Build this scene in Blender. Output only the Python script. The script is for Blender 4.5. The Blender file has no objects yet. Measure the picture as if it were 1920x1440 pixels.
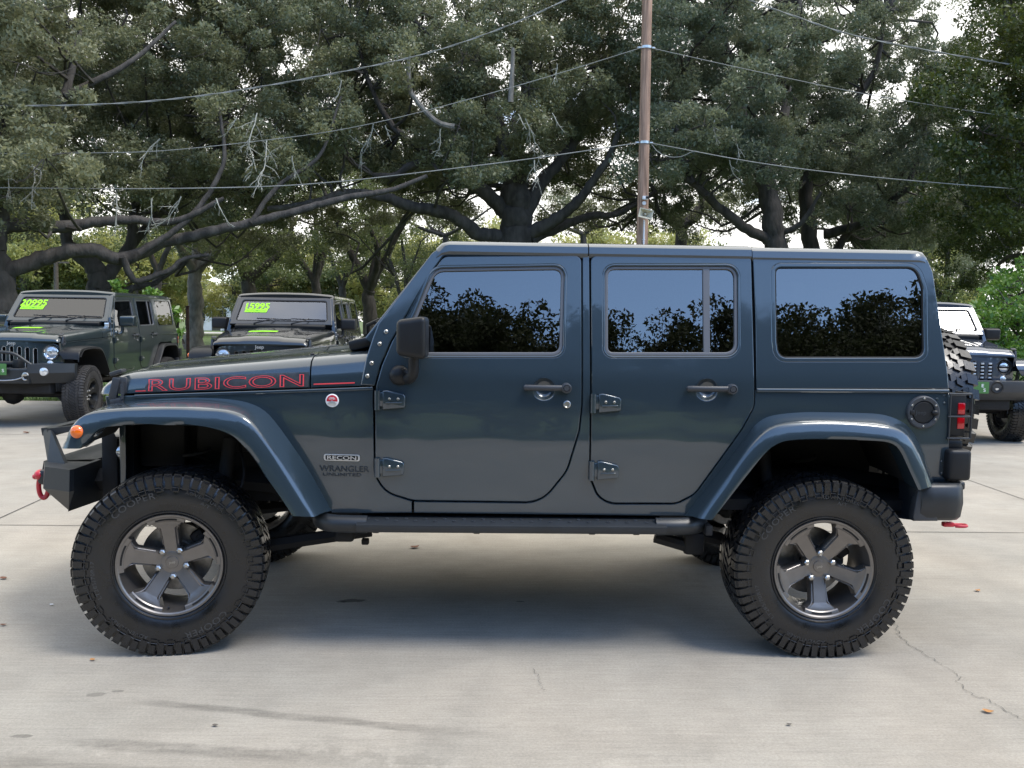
import bpy, bmesh, math, random
import numpy as np
from mathutils import Vector, Matrix

random.seed(7)
RNG = np.random.default_rng(11)
SC = bpy.context.scene
COL = SC.collection
R = math.radians

# ------------------------------------------------------------------ camera
F_PX, PIC_W, PIC_H = 1676.9, 1920.0, 1440.0
CAM = np.array([-0.0727, -3.9332, 1.5018])
YAW, PITCH, ROLL = 0.0308, 0.0690, 0.0147


def cam_axes():
    fw = np.array([math.sin(YAW) * math.cos(PITCH), math.cos(YAW) * math.cos(PITCH), -math.sin(PITCH)])
    rt = np.array([math.cos(YAW), -math.sin(YAW), 0.0])
    up = np.cross(rt, fw)
    return math.cos(ROLL) * rt + math.sin(ROLL) * up, -math.sin(ROLL) * rt + math.cos(ROLL) * up, fw


RT, UP, FW = cam_axes()
cam = bpy.data.cameras.new('camera')
cam.sensor_width = 36.0
cam.lens = 36.0 * F_PX / PIC_W
cam.clip_start = 0.05
cam.clip_end = 2000.0
cam_o = bpy.data.objects.new('camera', cam)
COL.objects.link(cam_o)
M = Matrix.Identity(4)
for i in range(3):
    M[i][0], M[i][1], M[i][2], M[i][3] = RT[i], UP[i], -FW[i], CAM[i]
cam_o.matrix_world = M
SC.camera = cam_o


def ray(px, py):
    return RT * (px - PIC_W / 2) / F_PX + UP * (PIC_H / 2 - py) / F_PX + FW


def at(px, py, Y):
    """the point of the vertical plane at distance Y seen at a measured spot of the photograph"""
    d = ray(px, py)
    return CAM + d * (Y - CAM[1]) / d[1]


def gnd(px, py, z=0.0):
    d = ray(px, py)
    return CAM + d * (z - CAM[2]) / d[2]


# ------------------------------------------------------------------ light
SUN_EL, SUN_AZ = R(60), R(330)          # azimuth: direction to the sun, from +X counter-clockwise
SUN_DIR = Vector((math.cos(SUN_EL) * math.cos(SUN_AZ), math.cos(SUN_EL) * math.sin(SUN_AZ), math.sin(SUN_EL)))
sun = bpy.data.lights.new('sun', 'SUN')
sun.energy = 1.7
sun.angle = R(20)
sun.color = (1.0, 0.955, 0.89)
sun_o = bpy.data.objects.new('sun', sun)
COL.objects.link(sun_o)
sun_o.rotation_euler = SUN_DIR.to_track_quat('Z', 'Y').to_euler()
sun_o.location = (0, 0, 30)

SC.view_settings.view_transform = 'Standard'
SC.view_settings.look = 'None'
SC.view_settings.gamma = 1.0
SC.view_settings.exposure = 0.74

world = bpy.data.worlds.new('World')
SC.world = world
world.use_nodes = True
wt = world.node_tree
wt.nodes.clear()


def wn(kind, **kw):
    n = wt.nodes.new(kind)
    for k, v in kw.items():
        setattr(n, k, v)
    return n


sky = wn('ShaderNodeTexSky', sky_type='NISHITA')
sky.sun_disc = False
sky.sun_elevation = SUN_EL
sky.sun_rotation = math.pi / 2 - SUN_AZ
sky.altitude = 20
sky.air_density = 1.0
sky.dust_density = 0.35
sky.ozone_density = 3.0
tc = wn('ShaderNodeTexCoord')
sep = wn('ShaderNodeSeparateXYZ')
wt.links.new(tc.outputs['Generated'], sep.inputs[0])
# clouds lie on a flat deck: divide the direction by its height
zz = wn('ShaderNodeMath', operation='MAXIMUM'); zz.inputs[1].default_value = 0.02
wt.links.new(sep.outputs['Z'], zz.inputs[0])
za = wn('ShaderNodeMath', operation='ADD'); za.inputs[1].default_value = 0.12
wt.links.new(zz.outputs[0], za.inputs[0])
vd = wn('ShaderNodeVectorMath', operation='DIVIDE')
cmb = wn('ShaderNodeCombineXYZ')
for i in range(3):
    wt.links.new(za.outputs[0], cmb.inputs[i])
wt.links.new(tc.outputs['Generated'], vd.inputs[0])
wt.links.new(cmb.outputs[0], vd.inputs[1])
nz = wn('ShaderNodeTexNoise')
nz.inputs['Scale'].default_value = 0.75
nz.inputs['Detail'].default_value = 7
nz.inputs['Roughness'].default_value = 0.56
wt.links.new(vd.outputs[0], nz.inputs['Vector'])
# heavier cloud over the far side (+Y), open blue sky with a few clouds on the near side
yb = wn('ShaderNodeMapRange')
yb.inputs['From Min'].default_value = -0.45
yb.inputs['From Max'].default_value = 0.45
yb.inputs['To Min'].default_value = -0.19
yb.inputs['To Max'].default_value = 0.18
wt.links.new(sep.outputs['Y'], yb.inputs['Value'])
zb = wn('ShaderNodeMapRange')           # overhead cloud added as fill light for the near side
zb.inputs['From Min'].default_value = 0.50
zb.inputs['From Max'].default_value = 0.80
zb.inputs['To Min'].default_value = 0.0
zb.inputs['To Max'].default_value = 0.24
wt.links.new(sep.outputs['Z'], zb.inputs['Value'])
sb = wn('ShaderNodeMath', operation='ADD')
wt.links.new(yb.outputs[0], sb.inputs[0])
wt.links.new(zb.outputs[0], sb.inputs[1])
ad = wn('ShaderNodeMath', operation='ADD')
wt.links.new(nz.outputs['Fac'], ad.inputs[0])
wt.links.new(sb.outputs[0], ad.inputs[1])
blue = wn('ShaderNodeHueSaturation')    # deep clear blue between the clouds
blue.inputs['Saturation'].default_value = 1.02
blue.inputs['Value'].default_value = 1.6
wt.links.new(sky.outputs[0], blue.inputs['Color'])
rmp = wn('ShaderNodeMapRange', interpolation_type='SMOOTHSTEP')
rmp.inputs['From Min'].default_value = 0.47
rmp.inputs['From Max'].default_value = 0.62
wt.links.new(ad.outputs[0], rmp.inputs['Value'])
mixc = wn('ShaderNodeMix', data_type='RGBA')
wt.links.new(rmp.outputs[0], mixc.inputs['Factor'])
wt.links.new(blue.outputs[0], mixc.inputs[6])
mixc.inputs[7].default_value = (7.6, 7.5, 7.3, 1)
bg = wn('ShaderNodeBackground')
bg.inputs['Strength'].default_value = 0.15
wt.links.new(mixc.outputs[2], bg.inputs['Color'])
wo = wn('ShaderNodeOutputWorld')
wt.links.new(bg.outputs[0], wo.inputs['Surface'])

# ------------------------------------------------------------------ materials
MATS = {}


def mat(name, base=(0.5, 0.5, 0.5), rough=0.5, metal=0.0, coat=0.0, spec=0.5, ior=1.5, var=0.0, vscale=6.0,
        bump=0.0, bscale=60.0, rvar=0.0, stretch=(1, 1, 1), coat_rough=0.03, emit=None):
    """Principled material with noise in colour, gloss and relief"""
    m = bpy.data.materials.new(name)
    m.use_nodes = True
    t = m.node_tree
    p = t.nodes['Principled BSDF']
    p.inputs['Base Color'].default_value = (*base, 1)
    p.inputs['Roughness'].default_value = rough
    p.inputs['Metallic'].default_value = metal
    p.inputs['Coat Weight'].default_value = coat
    p.inputs['Coat Roughness'].default_value = coat_rough
    p.inputs['Specular IOR Level'].default_value = spec
    p.inputs['IOR'].default_value = ior
    if emit:
        p.inputs['Emission Color'].default_value = (*emit[:3], 1)
        p.inputs['Emission Strength'].default_value = emit[3]
    co = t.nodes.new('ShaderNodeTexCoord')
    mp = t.nodes.new('ShaderNodeMapping')
    mp.inputs['Scale'].default_value = stretch
    t.links.new(co.outputs['Object'], mp.inputs['Vector'])
    if var or rvar:
        n = t.nodes.new('ShaderNodeTexNoise')
        n.inputs['Scale'].default_value = vscale
        n.inputs['Detail'].default_value = 6
        t.links.new(mp.outputs[0], n.inputs['Vector'])
        if var:
            mr = t.nodes.new('ShaderNodeMapRange')
            mr.inputs['From Min'].default_value = 0.3
            mr.inputs['From Max'].default_value = 0.7
            mr.inputs['To Min'].default_value = 1 - var
            mr.inputs['To Max'].default_value = 1 + var
            t.links.new(n.outputs['Fac'], mr.inputs['Value'])
            hs = t.nodes.new('ShaderNodeHueSaturation')
            hs.inputs['Color'].default_value = (*base, 1)
            t.links.new(mr.outputs[0], hs.inputs['Value'])
            t.links.new(hs.outputs[0], p.inputs['Base Color'])
        if rvar:
            m2 = t.nodes.new('ShaderNodeMapRange')
            m2.inputs['From Min'].default_value = 0.3
            m2.inputs['From Max'].default_value = 0.7
            m2.inputs['To Min'].default_value = max(0.0, rough - rvar)
            m2.inputs['To Max'].default_value = rough + rvar
            t.links.new(n.outputs['Fac'], m2.inputs['Value'])
            t.links.new(m2.outputs[0], p.inputs['Roughness'])
    if bump:
        nb = t.nodes.new('ShaderNodeTexNoise')
        nb.inputs['Scale'].default_value = bscale
        nb.inputs['Detail'].default_value = 5
        t.links.new(mp.outputs[0], nb.inputs['Vector'])
        b = t.nodes.new('ShaderNodeBump')
        b.inputs['Strength'].default_value = 1.0
        b.inputs['Distance'].default_value = bump
        t.links.new(nb.outputs['Fac'], b.inputs['Height'])
        t.links.new(b.outputs[0], p.inputs['Normal'])
    MATS[name] = m
    return m


def paint(name, base, wave=0.0045):
    """metallic car paint: flakes under a clear coat whose surface is very slightly wavy"""
    m = mat(name, base, rough=0.32, metal=0.25, coat=1.0, spec=0.5)
    t = m.node_tree
    p = t.nodes['Principled BSDF']
    p.inputs['Coat IOR'].default_value = 1.68
    co = t.nodes.new('ShaderNodeTexCoord')
    fl = t.nodes.new('ShaderNodeTexNoise')
    fl.inputs['Scale'].default_value = 900
    t.links.new(co.outputs['Object'], fl.inputs['Vector'])
    mr = t.nodes.new('ShaderNodeMapRange')
    mr.inputs['From Min'].default_value = 0.3
    mr.inputs['From Max'].default_value = 0.7
    mr.inputs['To Min'].default_value = 0.8
    mr.inputs['To Max'].default_value = 1.25
    t.links.new(fl.outputs['Fac'], mr.inputs['Value'])
    hs = t.nodes.new('ShaderNodeHueSaturation')
    hs.inputs['Color'].default_value = (*base, 1)
    t.links.new(mr.outputs[0], hs.inputs['Value'])
    t.links.new(hs.outputs[0], p.inputs['Base Color'])
    n1 = t.nodes.new('ShaderNodeTexNoise')
    n1.inputs['Scale'].default_value = 1.9
    n1.inputs['Detail'].default_value = 2
    t.links.new(co.outputs['Object'], n1.inputs['Vector'])
    b = t.nodes.new('ShaderNodeBump')
    b.inputs['Strength'].default_value = 1.0
    b.inputs['Distance'].default_value = wave
    t.links.new(n1.outputs['Fac'], b.inputs['Height'])
    t.links.new(b.outputs[0], p.inputs['Coat Normal'])
    # thin road film: a little less gloss in patches
    n2 = t.nodes.new('ShaderNodeTexNoise')
    n2.inputs['Scale'].default_value = 5
    n2.inputs['Detail'].default_value = 8
    t.links.new(co.outputs['Object'], n2.inputs['Vector'])
    m2 = t.nodes.new('ShaderNodeMapRange')
    m2.inputs['From Min'].default_value = 0.35
    m2.inputs['From Max'].default_value = 0.75
    m2.inputs['To Min'].default_value = 0.015
    m2.inputs['To Max'].default_value = 0.07
    t.links.new(n2.outputs['Fac'], m2.inputs['Value'])
    t.links.new(m2.outputs[0], p.inputs['Coat Roughness'])
    return m


def glass(name, tint, ior=1.9, wave=0.0):
    m = bpy.data.materials.new(name)
    m.use_nodes = True
    t = m.node_tree
    t.nodes.clear()
    o = t.nodes.new('ShaderNodeOutputMaterial')
    mx = t.nodes.new('ShaderNodeMixShader')
    fr = t.nodes.new('ShaderNodeFresnel')
    fr.inputs['IOR'].default_value = ior
    tr = t.nodes.new('ShaderNodeBsdfTransparent')
    tr.inputs['Color'].default_value = (*tint, 1)
    gl = t.nodes.new('ShaderNodeBsdfGlossy')
    gl.inputs['Roughness'].default_value = 0.004
    ge = t.nodes.new('ShaderNodeNewGeometry')
    inv = t.nodes.new('ShaderNodeMath'); inv.operation = 'SUBTRACT'; inv.inputs[0].default_value = 1.0
    t.links.new(ge.outputs['Backfacing'], inv.inputs[1])
    mu = t.nodes.new('ShaderNodeMath'); mu.operation = 'MULTIPLY'
    t.links.new(fr.outputs[0], mu.inputs[0]); t.links.new(inv.outputs[0], mu.inputs[1])
    t.links.new(mu.outputs[0], mx.inputs[0])
    t.links.new(tr.outputs[0], mx.inputs[1])
    t.links.new(gl.outputs[0], mx.inputs[2])
    t.links.new(mx.outputs[0], o.inputs['Surface'])
    if wave:
        co = t.nodes.new('ShaderNodeTexCoord')
        mp = t.nodes.new('ShaderNodeMapping')
        mp.inputs['Scale'].default_value = (1, 1, 3.5)
        t.links.new(co.outputs['Object'], mp.inputs['Vector'])
        n = t.nodes.new('ShaderNodeTexNoise')
        n.inputs['Scale'].default_value = 2.2
        t.links.new(mp.outputs[0], n.inputs['Vector'])
        b = t.nodes.new('ShaderNodeBump')
        b.inputs['Distance'].default_value = wave
        b.inputs['Strength'].default_value = 1.0
        t.links.new(n.outputs['Fac'], b.inputs['Height'])
        t.links.new(b.outputs[0], gl.inputs['Normal'])
    MATS[name] = m
    return m


PAINT_STEEL = paint('steel_blue_paint', (0.026, 0.043, 0.057))
PAINT_GREEN = paint('dark_green_grey_paint', (0.022, 0.034, 0.038))
PAINT_BLACK = paint('black_paint', (0.012, 0.014, 0.015))
PAINT_SLATE = paint('slate_blue_paint', (0.040, 0.052, 0.075))
BLACKP = mat('black_textured_plastic', (0.013, 0.0135, 0.0145), rough=0.42, spec=0.35, var=0.2, bump=0.0006, bscale=260, rvar=0.08)
BLACKM = mat('black_powder_coat', (0.021, 0.024, 0.027), rough=0.4, var=0.15, bump=0.0003, bscale=400)
GREYP = mat('grey_black_plastic', (0.042, 0.045, 0.050), rough=0.42, var=0.15, bump=0.0005, bscale=260)
DARK = mat('underbody_black', (0.008, 0.008, 0.009), rough=0.7, var=0.4, vscale=9)
SEAM = mat('seam_black', (0.004, 0.004, 0.004), rough=0.8)
RUBBER = mat('tyre_rubber', (0.0085, 0.0088, 0.010), rough=0.30, var=0.3, vscale=14, bump=0.0005, bscale=90, rvar=0.10, spec=0.55, coat=0.15, coat_rough=0.25)
RUBBER_DUSTY = mat('dusty_tyre_rubber', (0.032, 0.030, 0.029), rough=0.75, var=0.4, vscale=10, bump=0.001, bscale=70)
RUBBER_TEXT = mat('raised_tyre_letters', (0.05, 0.051, 0.053), rough=0.32)
RIMM = mat('gunmetal_wheel', (0.215, 0.20, 0.188), rough=0.40, metal=0.85, var=0.08, vscale=20, coat=0.25)
RIMDARK = mat('black_wheel', (0.02, 0.02, 0.02), rough=0.4, metal=0.3)
STEEL = mat('brushed_steel', (0.5, 0.49, 0.47), rough=0.32, metal=1.0, var=0.15, vscale=30)
DISC = mat('brake_disc_steel', (0.30, 0.29, 0.28), rough=0.42, metal=0.9, var=0.25, vscale=40)
CHROME = mat('chrome', (0.78, 0.78, 0.78), rough=0.08, metal=1.0)
BADGE = mat('silver_badge', (0.62, 0.63, 0.64), rough=0.3, metal=0.7)
TRIM = mat('grey_window_trim', (0.15, 0.15, 0.155), rough=0.38, metal=0.3)
RED = mat('red_shackle_paint', (0.55, 0.018, 0.035), rough=0.35, coat=0.4, var=0.12)
REDLINE = mat('red_decal_line', (0.75, 0.075, 0.085), rough=0.5, spec=0.2)
REDLENS = mat('red_tail_lens', (0.55, 0.004, 0.012), rough=0.12, coat=1.0)
AMBER = mat('amber_lens', (0.85, 0.15, 0.004), rough=0.12, coat=1.0)
CLEAR = mat('clear_lens', (0.75, 0.76, 0.76), rough=0.08, metal=0.55, coat=1.0, var=0.25, vscale=40)
DECAL = mat('dark_grey_decal', (0.045, 0.048, 0.052), rough=0.36, var=0.4, vscale=24, coat=0.15)
DECALTXT = mat('faint_grey_decal', (0.024, 0.030, 0.036), rough=0.5)
WHITE = mat('white_print', (0.8, 0.8, 0.78), rough=0.45)
LIME = mat('lime_sticker', (0.36, 0.88, 0.02), rough=0.5, emit=None)
LIMEDK = mat('green_sticker_print', (0.10, 0.42, 0.02), rough=0.5)
PLATE = mat('green_dealer_plate', (0.06, 0.17, 0.045), rough=0.5)
SEATM = mat('dark_seat_fabric', (0.02, 0.02, 0.021), rough=0.85, var=0.3, vscale=30)
GLASS = glass('tinted_side_glass', (0.20, 0.21, 0.22), ior=2.7)
WGLASS_DARK = glass('darker_windshield_glass', (0.30, 0.33, 0.33), ior=2.1)
WGLASS = glass('windshield_glass', (0.55, 0.60, 0.60), ior=3.2)

# ------------------------------------------------------------------ mesh helpers


def spline(pts, n):
    """Catmull-Rom through the points, resampled to n points"""
    P = np.asarray(pts, float)
    if len(P) < 3:
        t = np.linspace(0, 1, n)[:, None]
        return P[0] * (1 - t) + P[-1] * t
    L = np.r_[0, np.cumsum(np.linalg.norm(np.diff(P, axis=0), axis=1))]
    Q = np.vstack([2 * P[0] - P[1], P, 2 * P[-1] - P[-2]])
    out = []
    for s in np.linspace(0, L[-1], n):
        i = min(max(np.searchsorted(L, s, side='right') - 1, 0), len(P) - 2)
        u = (s - L[i]) / max(L[i + 1] - L[i], 1e-9)
        a, b, c, d = Q[i], Q[i + 1], Q[i + 2], Q[i + 3]
        out.append(0.5 * ((2 * b) + (c - a) * u + (2 * a - 5 * b + 4 * c - d) * u * u + (3 * b - a - 3 * c + d) * u ** 3))
    return np.array(out)


def resample(pts, n):
    P = np.asarray(pts, float)
    L = np.r_[0, np.cumsum(np.linalg.norm(np.diff(P, axis=0), axis=1))]
    s = np.linspace(0, L[-1], n)
    return np.stack([np.interp(s, L, P[:, k]) for k in range(P.shape[1])], 1)


def rotm(rx=0, ry=0, rz=0):
    from mathutils import Euler
    return np.array(Euler((rx, ry, rz)).to_matrix())


class MB:
    """collects shapes; build() links them as ONE mesh object"""

    def __init__(self):
        self.v, self.f, self.n = [], [], 0

    def add(self, verts, faces):
        verts = np.asarray(verts, float)
        o = self.n
        self.v.append(verts)
        self.f.extend([tuple(int(i) + o for i in f) for f in faces])
        self.n += len(verts)
        return self

    def box(self, c, s, r=0.0, seg=2, rot=None, taper=None):
        bm = bmesh.new()
        bmesh.ops.create_cube(bm, size=1.0)
        for v in bm.verts:
            v.co = Vector((v.co.x * s[0], v.co.y * s[1], v.co.z * s[2]))
            if taper:
                k = (v.co.z / s[2] + 0.5)
                v.co.x *= 1 + (taper[0] - 1) * k
                v.co.y *= 1 + (taper[1] - 1) * k
        if r > 0:
            bmesh.ops.bevel(bm, geom=list(bm.edges), offset=r, segments=seg, affect='EDGES', profile=0.5)
        self.bm(bm, c, rot)
        return self

    def bm(self, bm, c=(0, 0, 0), rot=None):
        bm.verts.index_update()
        V = np.array([v.co[:] for v in bm.verts])
        F = [[v.index for v in f.verts] for f in bm.faces]
        bm.free()
        if rot is not None:
            V = V @ np.asarray(rot).T
        self.add(V + np.asarray(c), F)

    def tube(self, pts, r, n=8, caps=True, flat=None):
        P = np.asarray(pts, float)
        rr = np.full(len(P), r) if np.isscalar(r) else np.asarray(r, float)
        T = np.gradient(P, axis=0)
        T /= np.linalg.norm(T, axis=1)[:, None] + 1e-12
        a = np.array([0, 0, 1.0]) if abs(T[0][2]) < 0.9 else np.array([1.0, 0, 0])
        u = np.cross(T[0], a); u /= np.linalg.norm(u)
        th = np.linspace(0, 2 * math.pi, n, endpoint=False)
        V = []
        for p, t, q in zip(P, T, rr):
            u = u - t * (u @ t)
            u /= np.linalg.norm(u) + 1e-12
            w = np.cross(t, u)
            V.append(p + q * (np.cos(th)[:, None] * u + np.sin(th)[:, None] * w))
        V = np.vstack(V)
        F = []
        for i in range(len(P) - 1):
            for j in range(n):
                k = (j + 1) % n
                F.append((i * n + j, i * n + k, (i + 1) * n + k, (i + 1) * n + j))
        if caps:
            F.append(tuple(range(n))[::-1])
            F.append(tuple((len(P) - 1) * n + j for j in range(n)))
        return self.add(V, F)

    def loft(self, secs, closed=False, caps=False):
        secs = [np.asarray(s, float) for s in secs]
        n = len(secs[0])
        F = []
        for i in range(len(secs) - 1):
            for j in range(n if closed else n - 1):
                k = (j + 1) % n
                F.append((i * n + j, i * n + k, (i + 1) * n + k, (i + 1) * n + j))
        if caps:
            F.append(tuple(range(n))[::-1])
            F.append(tuple((len(secs) - 1) * n + j for j in range(n)))
        return self.add(np.vstack(secs), F)

    def lathe(self, prof, n=48, c=(0, 0, 0), rot=None, closed=False):
        """profile (radius, height) turned about local -Y: height counts towards -Y"""
        prof = np.asarray(prof, float)
        th = np.linspace(0, 2 * math.pi, n, endpoint=False)
        V = np.array([[r * math.cos(t), -h, r * math.sin(t)] for t in th for r, h in prof])
        m = len(prof)
        F = []
        for i in range(n):
            k = (i + 1) % n
            for j in range(m if closed else m - 1):
                l = (j + 1) % m
                F.append((i * m + j, k * m + j, k * m + l, i * m + l))
        if rot is not None:
            V = V @ np.asarray(rot).T
        return self.add(V + np.asarray(c), F)

    def ball(self, c, s, sub=2, rot=None):
        bm = bmesh.new()
        bmesh.ops.create_icosphere(bm, subdivisions=sub, radius=1.0)
        for v in bm.verts:
            v.co = Vector((v.co.x * s[0], v.co.y * s[1], v.co.z * s[2]))
        self.bm(bm, c, rot)
        return self

    def prism(self, poly, depth, origin, ux, uy, bev=0.0, seg=2):
        """flat polygon (u,v) pushed back by depth along -(ux x uy); rounded front edges"""
        ux, uy = np.asarray(ux, float), np.asarray(uy, float)
        w = np.cross(ux, uy)
        bm = bmesh.new()
        A = [bm.verts.new((p[0], p[1], 0)) for p in poly]
        f = bm.faces.new(A)
        f.normal_update()
        if f.normal.z < 0:
            f.normal_flip()
        g = bmesh.ops.extrude_face_region(bm, geom=[f])
        for v in [e for e in g['geom'] if isinstance(e, bmesh.types.BMVert)]:
            v.co.z += depth
        bm.normal_update()
        if bev:
            es = [e for e in bm.edges if all(abs(v.co.z - depth) < 1e-7 for v in e.verts)]
            bmesh.ops.bevel(bm, geom=es, offset=bev, segments=seg, affect='EDGES', profile=0.5)
        bm.verts.index_update()
        V = np.array([np.asarray(origin) + ux * v.co.x + uy * v.co.y + w * (v.co.z - depth) for v in bm.verts])
        F = [[v.index for v in f.verts] for f in bm.faces]
        bm.free()
        return self.add(V, F)

    def xf(self, fn):
        self.v = [np.asarray(fn(V)) for V in self.v]
        return self

    def mesh(self, name, m, angle=32, smooth=True, recalc=True, weld=0.0):
        me = bpy.data.meshes.new(name)
        V = np.vstack(self.v) if self.v else np.zeros((0, 3))
        me.from_pydata(V.tolist(), [], self.f)
        if m is not None:
            me.materials.append(m)
        bm = bmesh.new()
        bm.from_mesh(me)
        if weld:
            bmesh.ops.remove_doubles(bm, verts=bm.verts, dist=weld)
        if recalc:
            bmesh.ops.recalc_face_normals(bm, faces=bm.faces)
        if smooth:
            lim = R(min(angle, 13) if getattr(self, 'flat', False) else angle)
            for f in bm.faces:
                f.smooth = True
            for e in bm.edges:
                if len(e.link_faces) == 2 and e.calc_face_angle(0) > lim:
                    e.smooth = False
        bm.to_mesh(me)
        bm.free()
        return me

    def build(self, name, m, parent=None, **kw):
        return obj(name, self.mesh(name, m, **kw), parent)


def obj(name, me, parent=None):
    o = bpy.data.objects.new(name, me)
    COL.objects.link(o)
    if parent is not None:
        o.parent = parent
    return o


def tag(o, label=None, cat=None, group=None, kind=None):
    if label: o['label'] = label
    if cat: o['category'] = cat
    if group: o['group'] = group
    if kind: o['kind'] = kind
    return o


def empty(name, loc=(0, 0, 0), rz=0.0, parent=None):
    o = bpy.data.objects.new(name, None)
    COL.objects.link(o)
    o.location = loc
    o.rotation_euler = (0, 0, rz)
    o.empty_display_size = 0.2
    if parent is not None:
        o.parent = parent
    return o


def copy_tree(o, parent=None):
    c = o.copy()
    COL.objects.link(c)
    c.parent = parent
    for ch in list(o.children):
        copy_tree(ch, c)
    return c


def curve_mesh(cu):
    o = bpy.data.objects.new('tmp', cu)
    me = bpy.data.meshes.new_from_object(o)
    bpy.data.objects.remove(o)
    bpy.data.curves.remove(cu)
    V = np.array([v.co[:] for v in me.vertices]) if len(me.vertices) else np.zeros((0, 3))
    F = [list(p.vertices) for p in me.polygons]
    bpy.data.meshes.remove(me)
    return V, F


def text(s, h, depth=0.001, wide=1.0, outline=0.0, shear=0.0, bold=0.0, spacing=1.0):
    """lettering as a mesh, centred, x to the right, y up, z out"""
    cu = bpy.data.curves.new('letters', 'FONT')
    cu.body = s
    cu.size = 1.0
    cu.align_x = 'CENTER'
    cu.shear = shear
    cu.space_character = spacing
    cu.resolution_u = 4
    k = h / 0.69
    if outline:
        cu.fill_mode = 'NONE'
        cu.bevel_depth = outline / k
        cu.bevel_resolution = 1
    else:
        cu.fill_mode = 'BOTH'
        cu.extrude = depth / k
        cu.offset = bold
    V, F = curve_mesh(cu)
    V = V * k
    V[:, 0] *= wide
    V[:, 1] -= h / 2
    if outline:
        V[:, 2] *= 0.35
    return V, F


def arc_poly(pts):
    """polygon whose corners are rounded: entries (x, y) or (x, y, radius)"""
    out = []
    n = len(pts)
    for i, p in enumerate(pts):
        if len(p) < 3 or p[2] <= 0:
            out.append((p[0], p[1]))
            continue
        b = np.array(p[:2]); a = np.array(pts[i - 1][:2]); c = np.array(pts[(i + 1) % n][:2])
        u = (a - b); lu = np.linalg.norm(u); u /= lu
        w = (c - b); lw = np.linalg.norm(w); w /= lw
        cs = float(np.clip(u @ w, -1, 1))
        half = math.acos(cs) / 2
        d = min(p[2] / max(math.tan(half), 1e-6), lu * 0.48, lw * 0.48)
        s, e = b + u * d, b + w * d
        for t in np.linspace(0, 1, 7):
            q = (1 - t) ** 2 * s + 2 * t * (1 - t) * b + t ** 2 * e
            q = 0.82 * q + 0.18 * ((1 - t) * s + t * e)
            out.append((q[0], q[1]))
    return out


def circle(cx, cy, r, n=28):
    return [(cx + r * math.cos(t), cy + r * math.sin(t)) for t in np.linspace(0, 2 * math.pi, n, endpoint=False)]


def sheet(outline, holes=(), th=0.03, bev=0.004, zcut=0.035, xcut=None):
    """flat panel (x, z) with rounded rims and openings, cut into strips so that it can be bent"""
    cu = bpy.data.curves.new('panel', 'CURVE')
    cu.dimensions = '2D'
    cu.fill_mode = 'BOTH'
    cu.extrude = max(th / 2 - bev, 0.0005)
    cu.bevel_depth = bev
    cu.bevel_resolution = 2
    cu.offset = -bev
    for lp in [outline] + list(holes):
        s = cu.splines.new('POLY')
        s.points.add(len(lp) - 1)
        for q, p in zip(s.points, lp):
            q.co = (p[0], p[1], 0, 1)
        s.use_cyclic_u = True
    V, F = curve_mesh(cu)
    bm = bmesh.new()
    vs = [bm.verts.new(v) for v in V]
    for f in F:
        try:
            bm.faces.new([vs[i] for i in f])
        except ValueError:
            pass
    bmesh.ops.remove_doubles(bm, verts=bm.verts, dist=1e-5)
    if zcut:
        lo, hi = V[:, 1].min(), V[:, 1].max()
        for z in np.arange(math.ceil(lo / zcut) * zcut, hi, zcut):
            bmesh.ops.bisect_plane(bm, geom=list(bm.verts) + list(bm.edges) + list(bm.faces), plane_co=(0, z, 0), plane_no=(0, 1, 0))
    if xcut:
        lo, hi = V[:, 0].min(), V[:, 0].max()
        for x in np.arange(math.ceil(lo / xcut) * xcut, hi, xcut):
            bmesh.ops.bisect_plane(bm, geom=list(bm.verts) + list(bm.edges) + list(bm.faces), plane_co=(x, 0, 0), plane_no=(1, 0, 0))
    bm.verts.index_update()
    V = np.array([v.co[:] for v in bm.verts])
    F = [[v.index for v in f.verts] for f in bm.faces]
    bm.free()
    return V, F
# ------------------------------------------------------------------ off-road vehicle
YC = 0.89                    # the near wheels' lip plane is Y = 0, the middle of the vehicle Y = YC
AX_F, AX_R, HUB_Z = -1.473, 1.473, 0.405
_ZT = [.40, .6, .75, .95, 1.12, 1.25, 1.32, 1.95]
_HT = [.79, .798, .803, .812, .812, .803, .792, .685]
_zz = np.linspace(.3, 2.1, 181)
_hh = np.interp(_zz, _ZT, _HT)
_k = np.exp(-np.linspace(-2, 2, 9) ** 2); _k /= _k.sum()
_hh = np.convolve(np.pad(_hh, 4, 'edge'), _k, 'valid')


def hw(x, z):
    """half width of the body: slight barrel below the belt, leaning in above it, narrowing to the grille"""
    b = np.interp(z, _zz, _hh)
    t = np.maximum(0, -.62 - np.asarray(x, float))
    return b - .135 * t ** 1.25


def S(px, py, off=0.0):
    """length and height on the body side of a measured spot"""
    Y = .1
    for _ in range(12):
        p = at(px, py, Y)
        Y = YC - float(hw(p[0], p[2])) - off
    return float(p[0]), float(p[2])


def SR(*pts):
    out = []
    for p in pts:
        a = S(p[0], p[1])
        out.append((a[0], a[1], p[2] / 417.0) if len(p) > 2 else a)
    return out


def L(px, py, Y):
    p = at(px, py, Y)
    return np.array([p[0], p[1] - YC, p[2]])


def wrap(VF, s, off, th):
    V, F = VF
    h = hw(V[:, 0], V[:, 1])
    return np.stack([V[:, 0], s * (h + off - (th / 2 - V[:, 2])), V[:, 1]], 1), F


def side_panel(mb, s, outline, holes=(), th=.03, bev=.004, off=0.0, xcut=None, zcut=.035):
    V, F = wrap(sheet(outline, holes, th, bev, zcut, xcut), s, off, th)
    mb.flat = True      # flat panels with crisp rims: true mirror-like reflections
    mb.add(V, F)


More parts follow.
